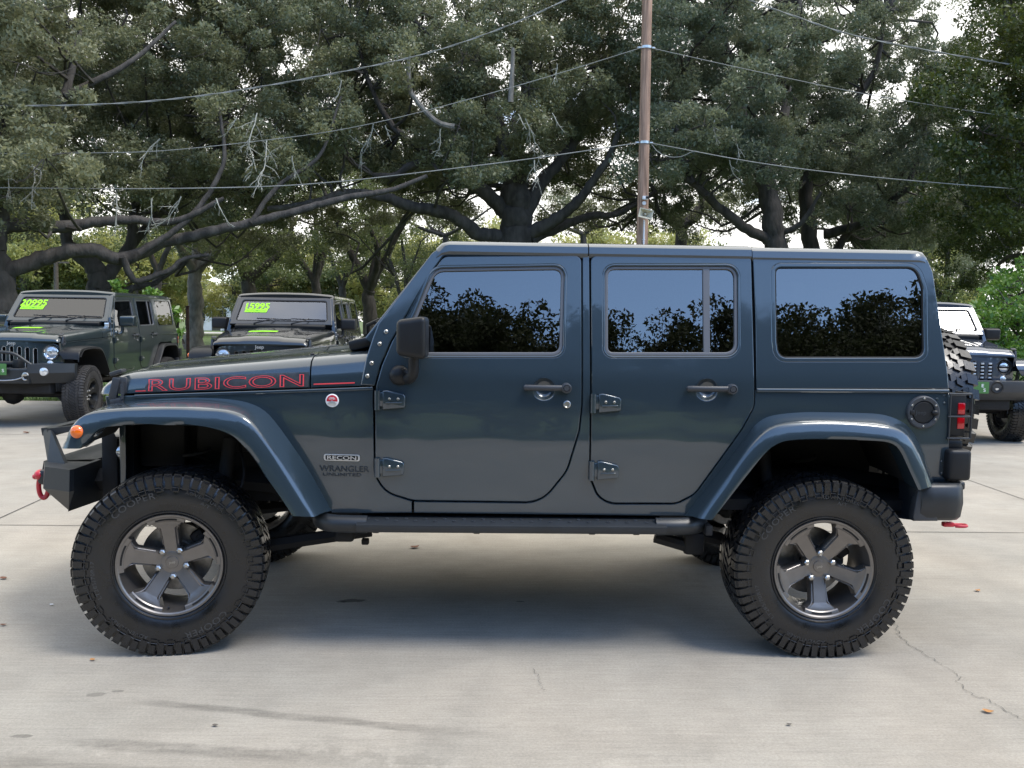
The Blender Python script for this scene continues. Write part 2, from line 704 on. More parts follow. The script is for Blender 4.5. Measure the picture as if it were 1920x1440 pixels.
def on_side(VF, s, x0, z0, off=0.0, rot=0.0):
    """lay lettering (x right, y up, z out) on the body side"""
    V, F = VF
    c, n = math.cos(rot), math.sin(rot)
    X = x0 + s * -1 * (c * V[:, 0] - n * V[:, 1])
    Z = z0 + n * V[:, 0] + c * V[:, 1]
    return np.stack([X, s * (hw(X, Z) + off + V[:, 2]), Z], 1), F


_TYRES = {}


def tyre_mesh(kind):
    if kind in _TYRES:
        return _TYRES[kind]
    Ro, W, Ri = .4155, .272, .226
    mb = MB()
    hwid = W / 2
    prof = [(Ri - .006, .108), (Ri + .004, .120), (Ri + .022, .131), (Ri + .060, .1405), (Ri + .095, .140), (Ri + .130, .1345),
            (Ri + .158, .126), (Ro - .016, .115), (Ro - .0125, .07), (Ro - .011, 0)]
    full = prof + [(r, -h) for r, h in prof[-2::-1]]
    mb.lathe(full, n=96)
    # bead ring
    mb.lathe([(Ri + .010, .128), (Ri + .013, .1335), (Ri + .017, .1335), (Ri + .019, .130)], n=96)

    def block(a0, a1, y0, y1, r0=Ro - .017, r1=Ro, skew=0.0, drop0=0.0, drop1=0.0):
        V = []
        for r in (r0, r1):
            sh = .0 if r == r0 else .0012
            for a, y in ((a0, y0), (a1, y0), (a1, y1), (a0, y1)):
                dr = drop0 if y == y0 else drop1
                aa = a + skew * (y - (y0 + y1) / 2)
                aa += sh * (1 if a == a0 else -1) / Ro
                rr = r - dr
                V.append((rr * math.cos(aa), -y, rr * math.sin(aa)))
        F = [(4, 5, 6, 7), (0, 1, 5, 4), (1, 2, 6, 5), (2, 3, 7, 6), (3, 0, 4, 7)]
        mb.add(V, F)

    rnd = random.Random(3)
    if kind == 'mud':
        n = 34
        st = 2 * math.pi / n
        for i in range(n):
            a = i * st
            for s in (-1, 1):
                b = a + (st / 2 if s > 0 else 0)
                ext = .016 if i % 2 else .030
                block(b + .02 * st, b + .72 * st, s * .082, s * .136, r0=Ro - .03, skew=s * .5, drop1=.006)
                block(b + .08 * st, b + .66 * st, s * .134, s * (.1405), r0=Ro - .02 - ext, r1=Ro - .014, drop0=0)
                j1, j2 = rnd.uniform(-.12, .12), rnd.uniform(-.10, .10)
                block(b - .10 * st + j1 * st, b + .42 * st + j1 * st, s * .052, s * .080, skew=-s * (1.1 + 3 * j2))
                block(b + .30 * st + j2 * st, b + .80 * st + j2 * st, s * .026, s * .056, skew=s * (1.0 + 3 * j1))
                block(b + .05 * st - j1 * st, b + .62 * st - j1 * st, s * -.004, s * .024, skew=-s * (1.4 + 2 * j2))
    else:
        n = 62
        st = 2 * math.pi / n
        for i in range(n):
            a = i * st
            for s in (-1, 1):
                b = a + (st / 2 if s > 0 else 0)
                j = rnd.uniform(-.05, .05)
                # shoulder lug: a short and a long one by turns, running over on to the sidewall
                y_in = .083 if i % 2 else .089
                block(b + .03 * st, b + (.84 + j) * st, s * y_in, s * .128, r0=Ro - .03, drop1=.005, skew=s * .25)
                lo = Ro - (.060 if i % 2 else .046)
                block(b + .08 * st, b + .80 * st, s * .126, s * .1405, r0=lo, r1=Ro - .008, drop0=0, drop1=.010)
                if i % 2 == 0:      # hooked rib on the sidewall
                    for (q0, q1, ra, rb) in ((.10, .24, Ro - .078, Ro - .05), (.10, .9, Ro - .083, Ro - .077), (1.0, 1.15, Ro - .078, Ro - .05)):
                        block(b + q0 * st, b + q1 * st, s * .136, s * .1430, r0=ra, r1=rb)
                # second row: zig-zag blocks
                block(b - .10 * st, b + .68 * st, s * .042, s * .080, skew=-s * 1.6)
                block(b + .10 * st, b + .74 * st, s * .046, s * .076, r0=Ro - .02, r1=Ro + .0003, skew=-s * 1.6)
            block(a + .05 * st, a + .46 * st, -.038, -.002, skew=2.2)
            block(a + .48 * st, a + .95 * st, .000, .038, skew=2.2)
    me = mb.mesh('tyre', RUBBER, angle=28)
    _TYRES[kind] = me
    return me


def ring_text(mb, s, h, r, ang, depth=.0016, y=-.1415, wide=1.0, flip=False):
    """lettering bent round the sidewall at radius r, its middle at ang (degrees); seen from -Y"""
    V, F = text(s, h, depth, wide, spacing=1.1)
    a0 = R(ang)
    rr = r + (V[:, 1] if not flip else -V[:, 1])
    th = a0 - V[:, 0] / r if not flip else a0 + V[:, 0] / r
    mb.add(np.stack([rr * np.cos(th), y - V[:, 2] * 1.0, rr * np.sin(th)], 1), F)


_RIMS = {}


def rim_meshes(kind):
    if kind in _RIMS:
        return _RIMS[kind]
    mb = MB()
    # lip and barrel
    mb.lathe([(.212, .112), (.2145, .121), (.220, .1255), (.2275, .1265), (.2305, .122), (.2305, .112), (.222, .105), (.217, .07), (.205, .02),
              (.203, -.06), (.214, -.11), (.205, -.11), (.196, -.06), (.197, .02), (.206, .085), (.212, .112)], n=96)
    # hub disc
    mb.lathe([(.0, .0665), (.040, .0665), (.050, .064), (.060, .056), (.073, .044), (.073, .02), (.0, .02)], n=60)
    sl = MB()
    for k in range(5):
        a = R(90 + 72 * k)
        u = np.array([math.cos(a), 0, math.sin(a)])
        w = np.array([-math.sin(a), 0, math.cos(a)])
        out = np.array([0, -1.0, 0])

        def P(r, t, h):
            return u * r + w * t + out * h
        # spoke: raised flat face with sloping flanks, spreading into a fork at the lip
        st = [(.045, .026, .036, .064), (.075, .0265, .037, .070), (.120, .028, .0385, .084), (.158, .0295, .040, .097), (.1625, .031, .0415, .0985),
              (.178, .052, .059, .107), (.192, .0725, .079, .112), (.197, .0735, .080, .113)]
        secs = []
        for r, t1, t2, h in st:
            secs.append([P(r, -t2 - .002, h - .050), P(r, -t2, h - .020), P(r, -t1 + .001, h), P(r, 0, h - .0015), P(r, t1 - .001, h), P(r, t2, h - .020),
                         P(r, t2 + .002, h - .050)])
        mb.loft(secs, caps=True)
        # outer end follows the lip: curved band, a black strip laid on it as the slot's shade
        nb = 13
        secs = []
        for t in np.linspace(-.385, .385, nb):
            c2, s2 = math.cos(t), math.sin(t)
            d = u * c2 + w * s2
            secs.append([d * .194 + out * .088, d * .1955 + out * .112, d * .200 + out * .1165, d * .2115 + out * .1205, d * .2165 + out * .121, d * .2165 + out * .09])
        mb.loft(secs, caps=True)
        secs = []
        for t in np.linspace(-.225, .225, 9):
            c2, s2 = math.cos(t), math.sin(t)
            d = u * c2 + w * s2
            secs.append([d * .2015 + out * .1178, d * .2095 + out * .1208])
        if k == 0: sl.loft(secs)
        # ridge ribs along the flanks
        for sg in (-1, 1):
            mb.tube([P(.082, sg * .032, .062), P(.12, sg * .0335, .074), P(.155, sg * .0355, .088), P(.172, sg * .045, .097), P(.19, sg * .066, .105)], .0032, 6)
    rim = mb.mesh('rim', RIMM if kind == 'gun' else RIMDARK, angle=18)
    slot = sl.mesh('slot', SEAM)
    cp = MB().lathe([(.0, .0705), (.020, .0705), (.0265, .0695), (.0285, .066), (.0285, .058)], n=40).mesh('cap', RIMM if kind == 'gun' else RIMDARK)
    tx = MB()
    V, F = text('Jeep', .011, .0006)
    tx.add(np.stack([V[:, 0], -.0709 - V[:, 2], V[:, 1]], 1), F)
    capt = tx.mesh('cap_lettering', BADGE if kind != 'gun' else STEEL)
    nut = MB().lathe([(.0, .030), (.006, .030), (.0105, .0265), (.0125, .02), (.0125, .0)], n=6).mesh('lug_nut', STEEL, angle=20)
    sock = MB()
    sock.lathe([(.0135, .004), (.0165, .004), (.0175, 0), (.0135, -.0)], n=24)
    disc = MB().lathe([(.06, .0), (.075, .004), (.078, -.01), (.155, -.01), (.157, -.014), (.157, -.03), (.07, -.03)], n=64).mesh('brake_disc', DISC)
    cal = MB()
    cal.box((.115, .005, .075), (.06, .07, .11), .012, rot=rotm(0, R(-35), 0))
    cal.box((.122, -.02, .085), (.035, .03, .06), .008, rot=rotm(0, R(-35), 0))
    calm = cal.mesh('brake_caliper', DARK)
    valve = MB().tube([(-.012, -.086, -.203), (-.012, -.100, -.196)], .004, 8).mesh('valve_stem', BLACKP)
    _RIMS[kind] = (rim, slot, cp, capt, nut, disc, calm, valve)
    return _RIMS[kind]


def wheel(parent, x, y, z, s, spin, steer=0.0, kind='gun', tyre='at', letters=True, dusty=False, detail=True):
    """wheel part: axle along Y, outer face towards s"""
    w = empty('wheel', (x, y, z), 0, parent)
    w.rotation_euler = (0, 0, steer + (math.pi if s > 0 else 0))
    rim, slot, cp, capt, nut, disc, cal, valve = rim_meshes(kind)
    t = obj('tyre', tyre_mesh(tyre), w)
    if dusty:
        t.data = t.data.copy(); t.data.materials[0] = RUBBER_DUSTY
    t.rotation_euler = (0, spin * .7, 0)
    a = spin
    o = obj('rim', rim, w); o.rotation_euler = (0, -a, 0)
    if detail:
        for k in range(5):
            o = obj('spoke_slot_shade', slot, w); o.rotation_euler = (0, -a - R(72 * k), 0)
        o = obj('center_cap', cp, w)
        o = obj('cap_lettering', capt, w); o.rotation_euler = (0, -R(12), 0)
        o = obj('brake_disc', disc, w); o.location = (0, .03, 0)
        o = obj('brake_caliper', cal, w); o.location = (0, .02, 0)
        o = obj('valve_stem', valve, w)
        for k in range(5):
            b = a + R(90 + 36 + 72 * k)
            o = obj('lug_nut', nut, w)
            o.location = (.0635 * math.cos(b), -.050, .0635 * math.sin(b))
            o.scale = (1.25, 1.1, 1.25)
    if letters:
        mb = MB()
        for q, (st, hh, rr, an) in enumerate((('COOPER', .027, .322, 118), ('ADVENTURER', .015, .335, 62), ('A/T', .015, .312, 60), ('LT285/70R17', .016, .318, 190),
                                              ('COOPER', .027, .322, 300), ('ADVENTURER', .015, .33, 238))):
            ring_text(mb, st, hh, rr, an + math.degrees(-spin) * 0 + (18 if letters == 2 else 0), wide=1.25, y=-.1395)
        # stepped rib that frames the lettering
        for a0, a1 in ((20, 92), (96, 150), (160, 222), (228, 280), (286, 345)):
            pts = []
            for q in np.linspace(a0, a1, 14):
                pts.append((.352 * math.cos(R(q)), -.1385, .352 * math.sin(R(q))))
            pts = [(.338 * math.cos(R(a0 - 3)), -.140, .338 * math.sin(R(a0 - 3)))] + pts + [(.338 * math.cos(R(a1 + 3)), -.140, .338 * math.sin(R(a1 + 3)))]
            mb.tube(pts, .0016, 5)
        mb.build('sidewall_lettering', RUBBER_TEXT, w, angle=30)
    return w


def pane(parent, name, s, outline, off, m, th=.005):
    mb = MB()
    side_panel(mb, s, outline, th=th, bev=.001, off=off)
    return mb.build(name, m, parent)


def ring(mb, s, outer, inner, th, off, bev=.003):
    side_panel(mb, s, outer, [inner], th=th, bev=bev, off=off)


def grow(poly, d):
    """move a closed outline outwards by d"""
    P = np.asarray(poly, float)
    a = np.roll(P, 1, 0); b = np.roll(P, -1, 0)
    area = 0.5 * np.sum(P[:, 0] * b[:, 1] - b[:, 0] * P[:, 1])
    e1 = P - a; e2 = b - P
    n1 = np.stack([e1[:, 1], -e1[:, 0]], 1); n1 /= np.linalg.norm(n1, axis=1)[:, None] + 1e-12
    n2 = np.stack([e2[:, 1], -e2[:, 0]], 1); n2 /= np.linalg.norm(n2, axis=1)[:, None] + 1e-12
    n = n1 + n2; n /= np.linalg.norm(n, axis=1)[:, None] + 1e-12
    k = 1 / np.maximum(0.5, np.sum(n * n1, 1))
    return [tuple(q) for q in P + np.sign(area) * d * n * k[:, None]]


# ---- outlines measured on the near side (length, height)
FDOOR = arc_poly(SR((704, 735), (706, 722, 8), (716, 686, 16), (735, 641), (811, 511), (832, 481, 16), (1090, 479, 12), (1090, 760), (1085, 806, 40), (1062, 882, 60), (1014, 941, 55),
                    (774, 938, 50), (722, 921, 50), (704, 888, 40)))
RDOOR = arc_poly(SR((1108, 480, 10), (1408, 480, 10), (1414, 735), (1413, 762, 30), (1391, 803, 50), (1302, 926, 40), (1268, 943, 40), (1142, 943, 50), (1121, 928, 30), (1107, 893, 50)))
FWIN = arc_poly(SR((753, 664, 8), (757, 634, 10), (780, 592), (815, 506, 24), (1056, 502, 16), (1052, 664, 16)))
RWIN = arc_poly(SR((1137, 502, 16), (1380, 502, 18), (1381, 664, 20), (1137, 664, 12)))
QWIN = arc_poly(SR((1453, 501, 12), (1718, 501, 22), (1731, 540, 30), (1733, 671, 18), (1459, 671, 18), (1455, 640, 20)))
_gf, _gr = grow(FDOOR, .0055), grow(RDOOR, .0055)     # the openings follow the doors all round
_xm, _xs, _zt, _zs = S(900, 700)[0], S(774, 942)[0], S(1090, 490)[1], S(704, 740)[1]
_f_right = [p for p in _gf if p[0] > _xs and p[1] < _zt and (p[0] > _xm or p[1] < S(800, 900)[1])]
_f_left = [p for p in _gf if p[0] <= _xs and p[1] < _zs and p[0] < _xm][::-1]
_r_low = [p for p in _gr if p[1] < S(1414, 733)[1]]
BODY = SR((776, 962), (1283, 968), (1310, 943), (1372, 868), (1425, 800), (1455, 788), (1655, 788), (1700, 815), (1742, 903), (1778, 906), (1779, 732), (1417, 732)) + _r_low + \
    SR((1105, 480), (1093, 480)) + _f_right + SR((776, 943))
TOPSIDE = arc_poly(SR((1412, 482), (1738, 484, 10), (1749, 510, 20), (1777, 700), (1779, 729), (1418, 729), (1417, 600)))
FENDER = SR((197, 743), (699, 727)) + _f_left + SR((772, 942), (772, 962), (622, 962), (560, 872), (514, 810), (480, 782), (400, 775), (250, 775), (203, 790))
APILLAR = arc_poly(SR((676, 722), (686, 672), (700, 630), (709, 607), (810, 474, 12), (824, 465), (838, 478), (830, 482, 8), (808, 512), (732, 641), (712, 687), (702, 724)))
HOOD_F = float(at(192, 737, .30)[0])
HOOD_B = S(581, 722)[0]
COWL_B = S(672, 722)[0]
_sa, _sb = S(247, 739), S(699, 724)


def seam_z(x):
    return _sa[1] + (_sb[1] - _sa[1]) * (np.asarray(x, float) - _sa[0]) / (_sb[0] - _sa[0])


def hood_sec(x, n=22, shrink=0.0):
    """one cross-section of the hood, near edge to far edge"""
    t = (x - HOOD_F) / (COWL_B - HOOD_F)
    h = .112 + .062 * min(1, max(0, t))
    f = (x - HOOD_F) / .17
    w = float(hw(x, 1.2)) - .004 - shrink
    if f < 1:
        k = math.sqrt(max(0, 1 - (1 - f) ** 2))
        h = .018 + (h - .018) * k
        w -= .018 * (1 - k)
    z = float(seam_z(x)) + .004
    half = [(w, z), (w - .003, z + .25 * h), (w - .010, z + .50 * h), (w - .032, z + .70 * h), (w - .085, z + .82 * h), (w - .17, z + .88 * h),
            (w * .52, z + .935 * h), (w * .44, z + .955 * h), (w * .38, z + 1.03 * h), (.12, z + 1.06 * h), (0, z + 1.065 * h)]
    q = spline(half, n)
    near = np.stack([np.full(n, x), -q[:, 0], q[:, 1]], 1)
    far = near[::-1][1:].copy(); far[:, 1] *= -1
    return np.vstack([near, far])


def hood_y(x, z):
    s = hood_sec(x, 40)[:40]
    k = np.argmax(s[:, 2])
    return float(np.interp(z, s[:k + 1, 2], -s[:k + 1, 1]))


def on_hood(VF, x0, z0, off, slope=0.0):
    V, F = VF
    X = x0 + V[:, 0]
    Z = z0 + V[:, 1] + slope * V[:, 0]
    Y = np.array([-hood_y(a, b) for a, b in zip(X, Z)]) - off - V[:, 2]
    return np.stack([X, Y, Z], 1), F


def flare_mesh(mb, s, I, C, B, n=56, flat=False):
    I, C, B = (resample(spline(P, 90), n) for P in (I, C, B))
    secs = []
    for i, c, b in zip(I, C, B):
        inn = i.copy(); inn[1] = i[1] + .055; inn[2] += .004
        inn2 = i.copy(); inn2[1] = i[1] + .13; inn2[2] += .012
        m = (i + c) / 2; m[1] -= .005
        ii = i + (c - i) * .06; ii[1] -= .003
        c1 = c + (i - c) * .07; c1[1] -= .001
        c2 = c + (b - c) * .05
        q = b - c
        m2 = c + q * .45
        nrm = np.array([-(b - c)[2] * 0, 0, 1.0])
        m2 = m2 + np.array([0, 0, .004])
        sec = spline([inn2, inn, i + np.array([0, .008, .001]), ii, m, c1, c2, m2, b], 26)
        sec[:, 1] *= -s
        secs.append(sec)
    mb.loft(secs)
    for e in (secs[0], secs[-1]):
        mb.add(e, [tuple(range(len(e)))])


def _P(px, py, Y):
    return L(px, py, Y)


def flare_lines():
    yo = -.043
    I = [_P(*q, -.060) for q in ((151, 841), (164, 827), (175, 814), (188, 806), (206, 800), (250, 797.5), (302, 797), (350, 798.5), (392, 803), (420, 810), (440, 820), (462, 843), (480, 868),
                                 (498, 897), (522, 930), (546, 967))]
    C = [_P(*q, yo) for q in ((115, 841), (124, 819), (134, 800), (147, 785), (166, 775), (192, 769), (253, 765), (330, 765), (395, 768), (438, 775), (464, 787), (490, 816), (520, 858), (555, 913), (589, 969))]
    B = [_P(163, 838, .20), _P(163, 812, .24), _P(168, 792, .27), _P(182, 772, .27), _P(208, 757, .24)]
    for q in ((247, 752), (300, 748), (362, 746), (422, 748), (465, 755), (497, 771), (525, 803), (573, 872), (622, 958)):
        x, z = S(*q)
        B.append(np.array([x, -float(hw(x, z)) + .004, z]))
    front = (I, C, B)
    I = [_P(*q, -.060) for q in ((1336, 975), (1365, 937), (1397, 896), (1432, 853), (1454, 836), (1483, 827), (1552, 825), (1638, 826.5), (1670, 831), (1687, 844), (1703, 877), (1722, 919))]
    C = [_P(*q, yo) for q in ((1311, 972), (1340, 930), (1376, 880), (1410, 833), (1440, 806), (1475, 795), (1520, 792), (1570, 792), (1638, 797), (1680, 804), (1705, 822), (1720, 847), (1736, 880), (1747, 912))]
    B = []
    for q in ((1283, 968), (1320, 922), (1363, 867), (1397, 822), (1417, 796), (1444, 780), (1500, 773), (1560, 773), (1604, 774), (1655, 777), (1693, 791), (1714, 812), (1733, 850), (1753, 908)):
        x, z = S(*q)
        B.append(np.array([x, -float(hw(x, z)) + .004, z]))
    return front, (I, C, B)


FLARE_F, FLARE_R = flare_lines()


def flat_flare(mb, s, lines):
    """narrow angular flare: flat top standing straight out from the arch"""
    I, C, B = lines
    n = 40
    I, C, B = (resample(spline(P, 90), n) for P in (I, C, B))
    secs = []
    for i, c, b in zip(I, C, B):
        y_ = b[1]
        b = i + (b - i) * .50; b[1] = y_
        o = b.copy(); o[1] = min(b[1] - .10, -.89); o[2] -= .010
        lo = o.copy(); lo[2] -= .030
        lo2 = lo + (i - lo) * .25; lo2[1] = lo[1] + .02
        hi = b + np.array([0, .01, 0])
        sec = np.array([lo2, lo, o + np.array([0, .004, -.004]), o + np.array([0, .012, .002]), (o + hi) / 2 + np.array([0, 0, .004]), hi])
        sec[:, 1] *= -s
        secs.append(sec)
    mb.loft(secs)


def windshield(parent, pm, wg, sticker=None, wipers=True):
    a = S(703, 607)
    b = S(811, 471)
    d = np.array([b[0] - a[0], b[1] - a[1]]); ln = np.linalg.norm(d); d /= ln
    # local frame: u across, v up the slope, n outwards (forwards)
    base = np.array([a[0] - d[0] * .080, 0, a[1] - d[1] * .080])
    uv = np.array([d[0], 0, d[1]])
    nn = np.array([-d[1], 0, d[0]])
    H = ln + .080

    def half(v):
        p = base + uv * v
        return float(hw(p[0], p[2])) - .030

    def put(u, v, w=0.0):
        return base + uv * v + nn * w + np.array([0, -u, 0])      # u to the right when seen from the front
    w0, w1 = half(0), half(H)
    fr = arc_poly([(-w0, .0), (w0, .0), (w1, H, .05), (-w1, H, .05)])
    g0, g1 = half(.06) - .065, half(H - .05) - .062
    gl = arc_poly([(-g0, .060, .04), (g0, .060, .04), (g1, H - .052, .045), (-g1, H - .052, .045)])
    V, F = sheet(fr, [gl], .05, .008, None)
    mb = MB()
    mb.add(np.array([put(p[0], p[1], p[2] - .025) for p in V]), F)
    frame = mb.build('windshield_frame', pm, parent, angle=13)
    V, F = sheet(grow(gl, .012), (), .006, .001, None)
    g = MB().add(np.array([put(p[0], p[1], p[2] - .016) for p in V]), F).build('windshield_glass', wg, frame, angle=13)
    rub = MB()
    V, F = sheet(grow(gl, .004), [grow(gl, -.014)], .008, .002, None)
    rub.add(np.array([put(p[0], p[1], p[2] - .006) for p in V]), F)
    rub.build('windshield_seal', SEAM, frame)
    if wipers:
        for u0, u1 in ((-.36, .16), (.18, .62)):
            wp = MB()
            wp.tube([put(u0 - .02, -.03, .055), put(u0 + .16, .02, .065), put((u0 + u1) / 2, .085, .030)], [.012, .010, .007], 6)
            wp.tube([put((u0 + u1) / 2 - .26, .092, .014), put((u0 + u1) / 2 + .24, .074, .014)], .009, 6)
            wp.lathe([(0, .02), (.018, .018), (.02, 0)], 16, c=put(u0 - .02, -.03, .045))
            wp.build('wiper', BLACKP, frame)
    if sticker:
        txt, sub, u, v, sc = sticker
        st = empty('price_sticker', (0, 0, 0), 0, parent)
        mb = MB()
        V, F = text(txt, .118 * sc, .001, .98, bold=.03, shear=.06)
        mb.add(np.array([put(u + p[0], v + .075 * sc + p[1], .0 + p[2] - .009) for p in V]), F)
        mb.build('price_digits', LIME, st)
        bar = MB()
        P = arc_poly([(-.19 * sc, -.034 * sc, .01), (.17 * sc, -.034 * sc, .01), (.19 * sc, .034 * sc, .01), (-.17 * sc, .034 * sc, .01)])
        V, F = sheet(P, (), .001, .0002, None)
        bar.add(np.array([put(u + p[0], v - .02 * sc + p[1], p[2] - .0085) for p in V]), F)
        bar.build('sticker_strip', LIME, st)
        V, F = text(sub, .034 * sc, .0006, 1.15, bold=.01, shear=.15)
        MB().add(np.array([put(u + p[0], v - .02 * sc + p[1], p[2] - .0072) for p in V]), F).build('sticker_lettering', LIMEDK, st)
    return frame, put, H


def grille_x(y, z):
    return HOOD_F + .008 + .10 * (abs(y) / .62) ** 2.4 + .045 * max(0, (z - .98)) ** 1.5 * 4 - .02


def grille(parent, pm, slot_style='open', lamp='halogen'):
    z0, z1 = .70, float(seam_z(HOOD_F)) + .018
    wT, wB = .625, .64
    outl = arc_poly([(-wB, z0, .03), (wB, z0, .03), (wB + .005, .95), (wT, z1 - .08, .10), (wT - .14, z1, .08), (-wT + .14, z1, .08), (-wT, z1 - .08, .10), (-wB - .005, .95)])
    holes, slots = [], []
    for k in range(7):
        y = (k - 3) * .103
        h = arc_poly([(y - .030, .775, .024), (y + .030, .775, .024), (y + .030, 1.088 - .012 * abs(k - 3) ** 1.2 * .6, .028), (y - .030, 1.088 - .012 * abs(k - 3) ** 1.2 * .6, .028)])
        slots.append(h); holes.append(h)
    for s in (-1, 1):
        holes.append(circle(s * .500, 1.005, .096))
    V, F = sheet(outl, holes, .03, .006, .05, .06)
    mb = MB()

    def place(V, w=0.0):
        return np.array([(grille_x(p[0], p[1]) - (p[2] - .015) - w, p[0], p[1]) for p in V])
    mb.add(place(V), F)
    g = mb.build('grille', pm, parent)
    bk = MB()
    bk.box((HOOD_F + .10, 0, .95), (.05, 1.1, .46))
    bk.build('radiator', SEAM, g)
    for h in slots:
        if slot_style in ('chrome', 'open'):
            V, F = sheet(grow(h, .010), [grow(h, -.006)], .012, .003, None)
            MB().add(place(V, .004), F).build('slot_trim', BADGE if slot_style == 'chrome' else pm, g)
        else:
            mm = MB()
            yc = np.mean([p[0] for p in h])
            for q in range(6):
                mm.box((grille_x(yc, .95) + .004, yc, .82 + q * .046), (.012, .042, .024), .004)
            mm.build('slot_insert', BADGE, g)
            V, F = sheet(grow(h, .004), [grow(h, -.006)], .008, .002, None)
            MB().add(place(V, .003), F).build('slot_trim', SEAM, g)
    for s in (-1, 1):
        hl = empty('headlight', (0, 0, 0), 0, parent)
        c = (grille_x(.500, 1.005) + .012, s * .500, 1.005)
        rz = rotm(0, 0, R(-90))     # lathe axis -Y to -X
        MB().lathe([(.082, -.03), (.084, .012), (.092, .018), (.098, .010), (.098, -.02)], 48, c, rz).build('headlight_bezel', CHROME if lamp == 'halogen' else BLACKP, hl)
        MB().lathe([(.0, .018), (.03, .016), (.06, .009), (.082, -.004)], 40, (c[0] - .002, c[1], c[2]), rz).build('headlight_lens', CLEAR, hl)
        if lamp == 'halogen':
            m2 = MB()
            m2.lathe([(.0, .021), (.018, .020), (.020, .012)], 24, c, rz)
            for q in range(6):
                m2.box((c[0] - .016, c[1] + .045 * math.cos(q * math.pi / 3), c[2] + .045 * math.sin(q * math.pi / 3)), (.004, .05, .004), rot=rotm(R(-60 * q), 0, 0) if False else None)
            m2.build('headlight_bulb_shield', STEEL, hl)
        else:
            m2 = MB()
            m2.lathe([(.060, .014), (.076, .012), (.078, .004)], 40, c, rz)
            m2.box((c[0] - .016, c[1], c[2]), (.012, .12, .022), .005)
            m2.build('lamp_ring', SEAM, hl)
        ind = MB()
        ind.lathe([(.0, .02), (.026, .017), (.038, .008), (.040, -.01)], 28, (grille_x(.49, .86) - .004, s * .49, .855), rz)
        ind.build('turn_signal', CLEAR, parent)
    tx = MB()
    V, F = text('Jeep', .045, .003, 1.05, bold=.012)
    tx.add(np.array([(grille_x(p[0], 1.12) - .006 - p[2], -p[0], 1.125 + p[1]) for p in V]), F)
    tx.build('nose_lettering', BADGE, g)
    return g


def seats_inside(parent):
    for x in (-.02, .95):
        for y in (-.37, .37):
            mb = MB()
            mb.box((x + .02, y, .98), (.52, .5, .16), .05)
            mb.box((x + .27, y, 1.27), (.14, .48, .56), .05, rot=rotm(0, R(10), 0))
            mb.box((x + .35, y, 1.60), (.10, .26, .17), .04)
            mb.build('seat', SEATM, parent)
    d = MB()
    d.box((-.50, 0, 1.14), (.30, 1.46, .24), .05)
    d.box((-.52, -.37, 1.28), (.2, .36, .08), .03)
    d.build('dashboard', BLACKP, parent)
    w = MB()
    th = np.linspace(0, 2 * math.pi, 33)
    ring_ = np.stack([np.sin(th) * .19 * math.sin(R(25)), np.cos(th) * .19, np.sin(th) * .19 * math.cos(R(25))], 1)
    w.tube(ring_ + np.array([-.28, -.37, 1.26]), .014, 8, caps=False)
    w.tube([(-.28, -.55, 1.26), (-.28, -.19, 1.26)], .012, 6)
    w.build('steering_wheel', BLACKP, parent)


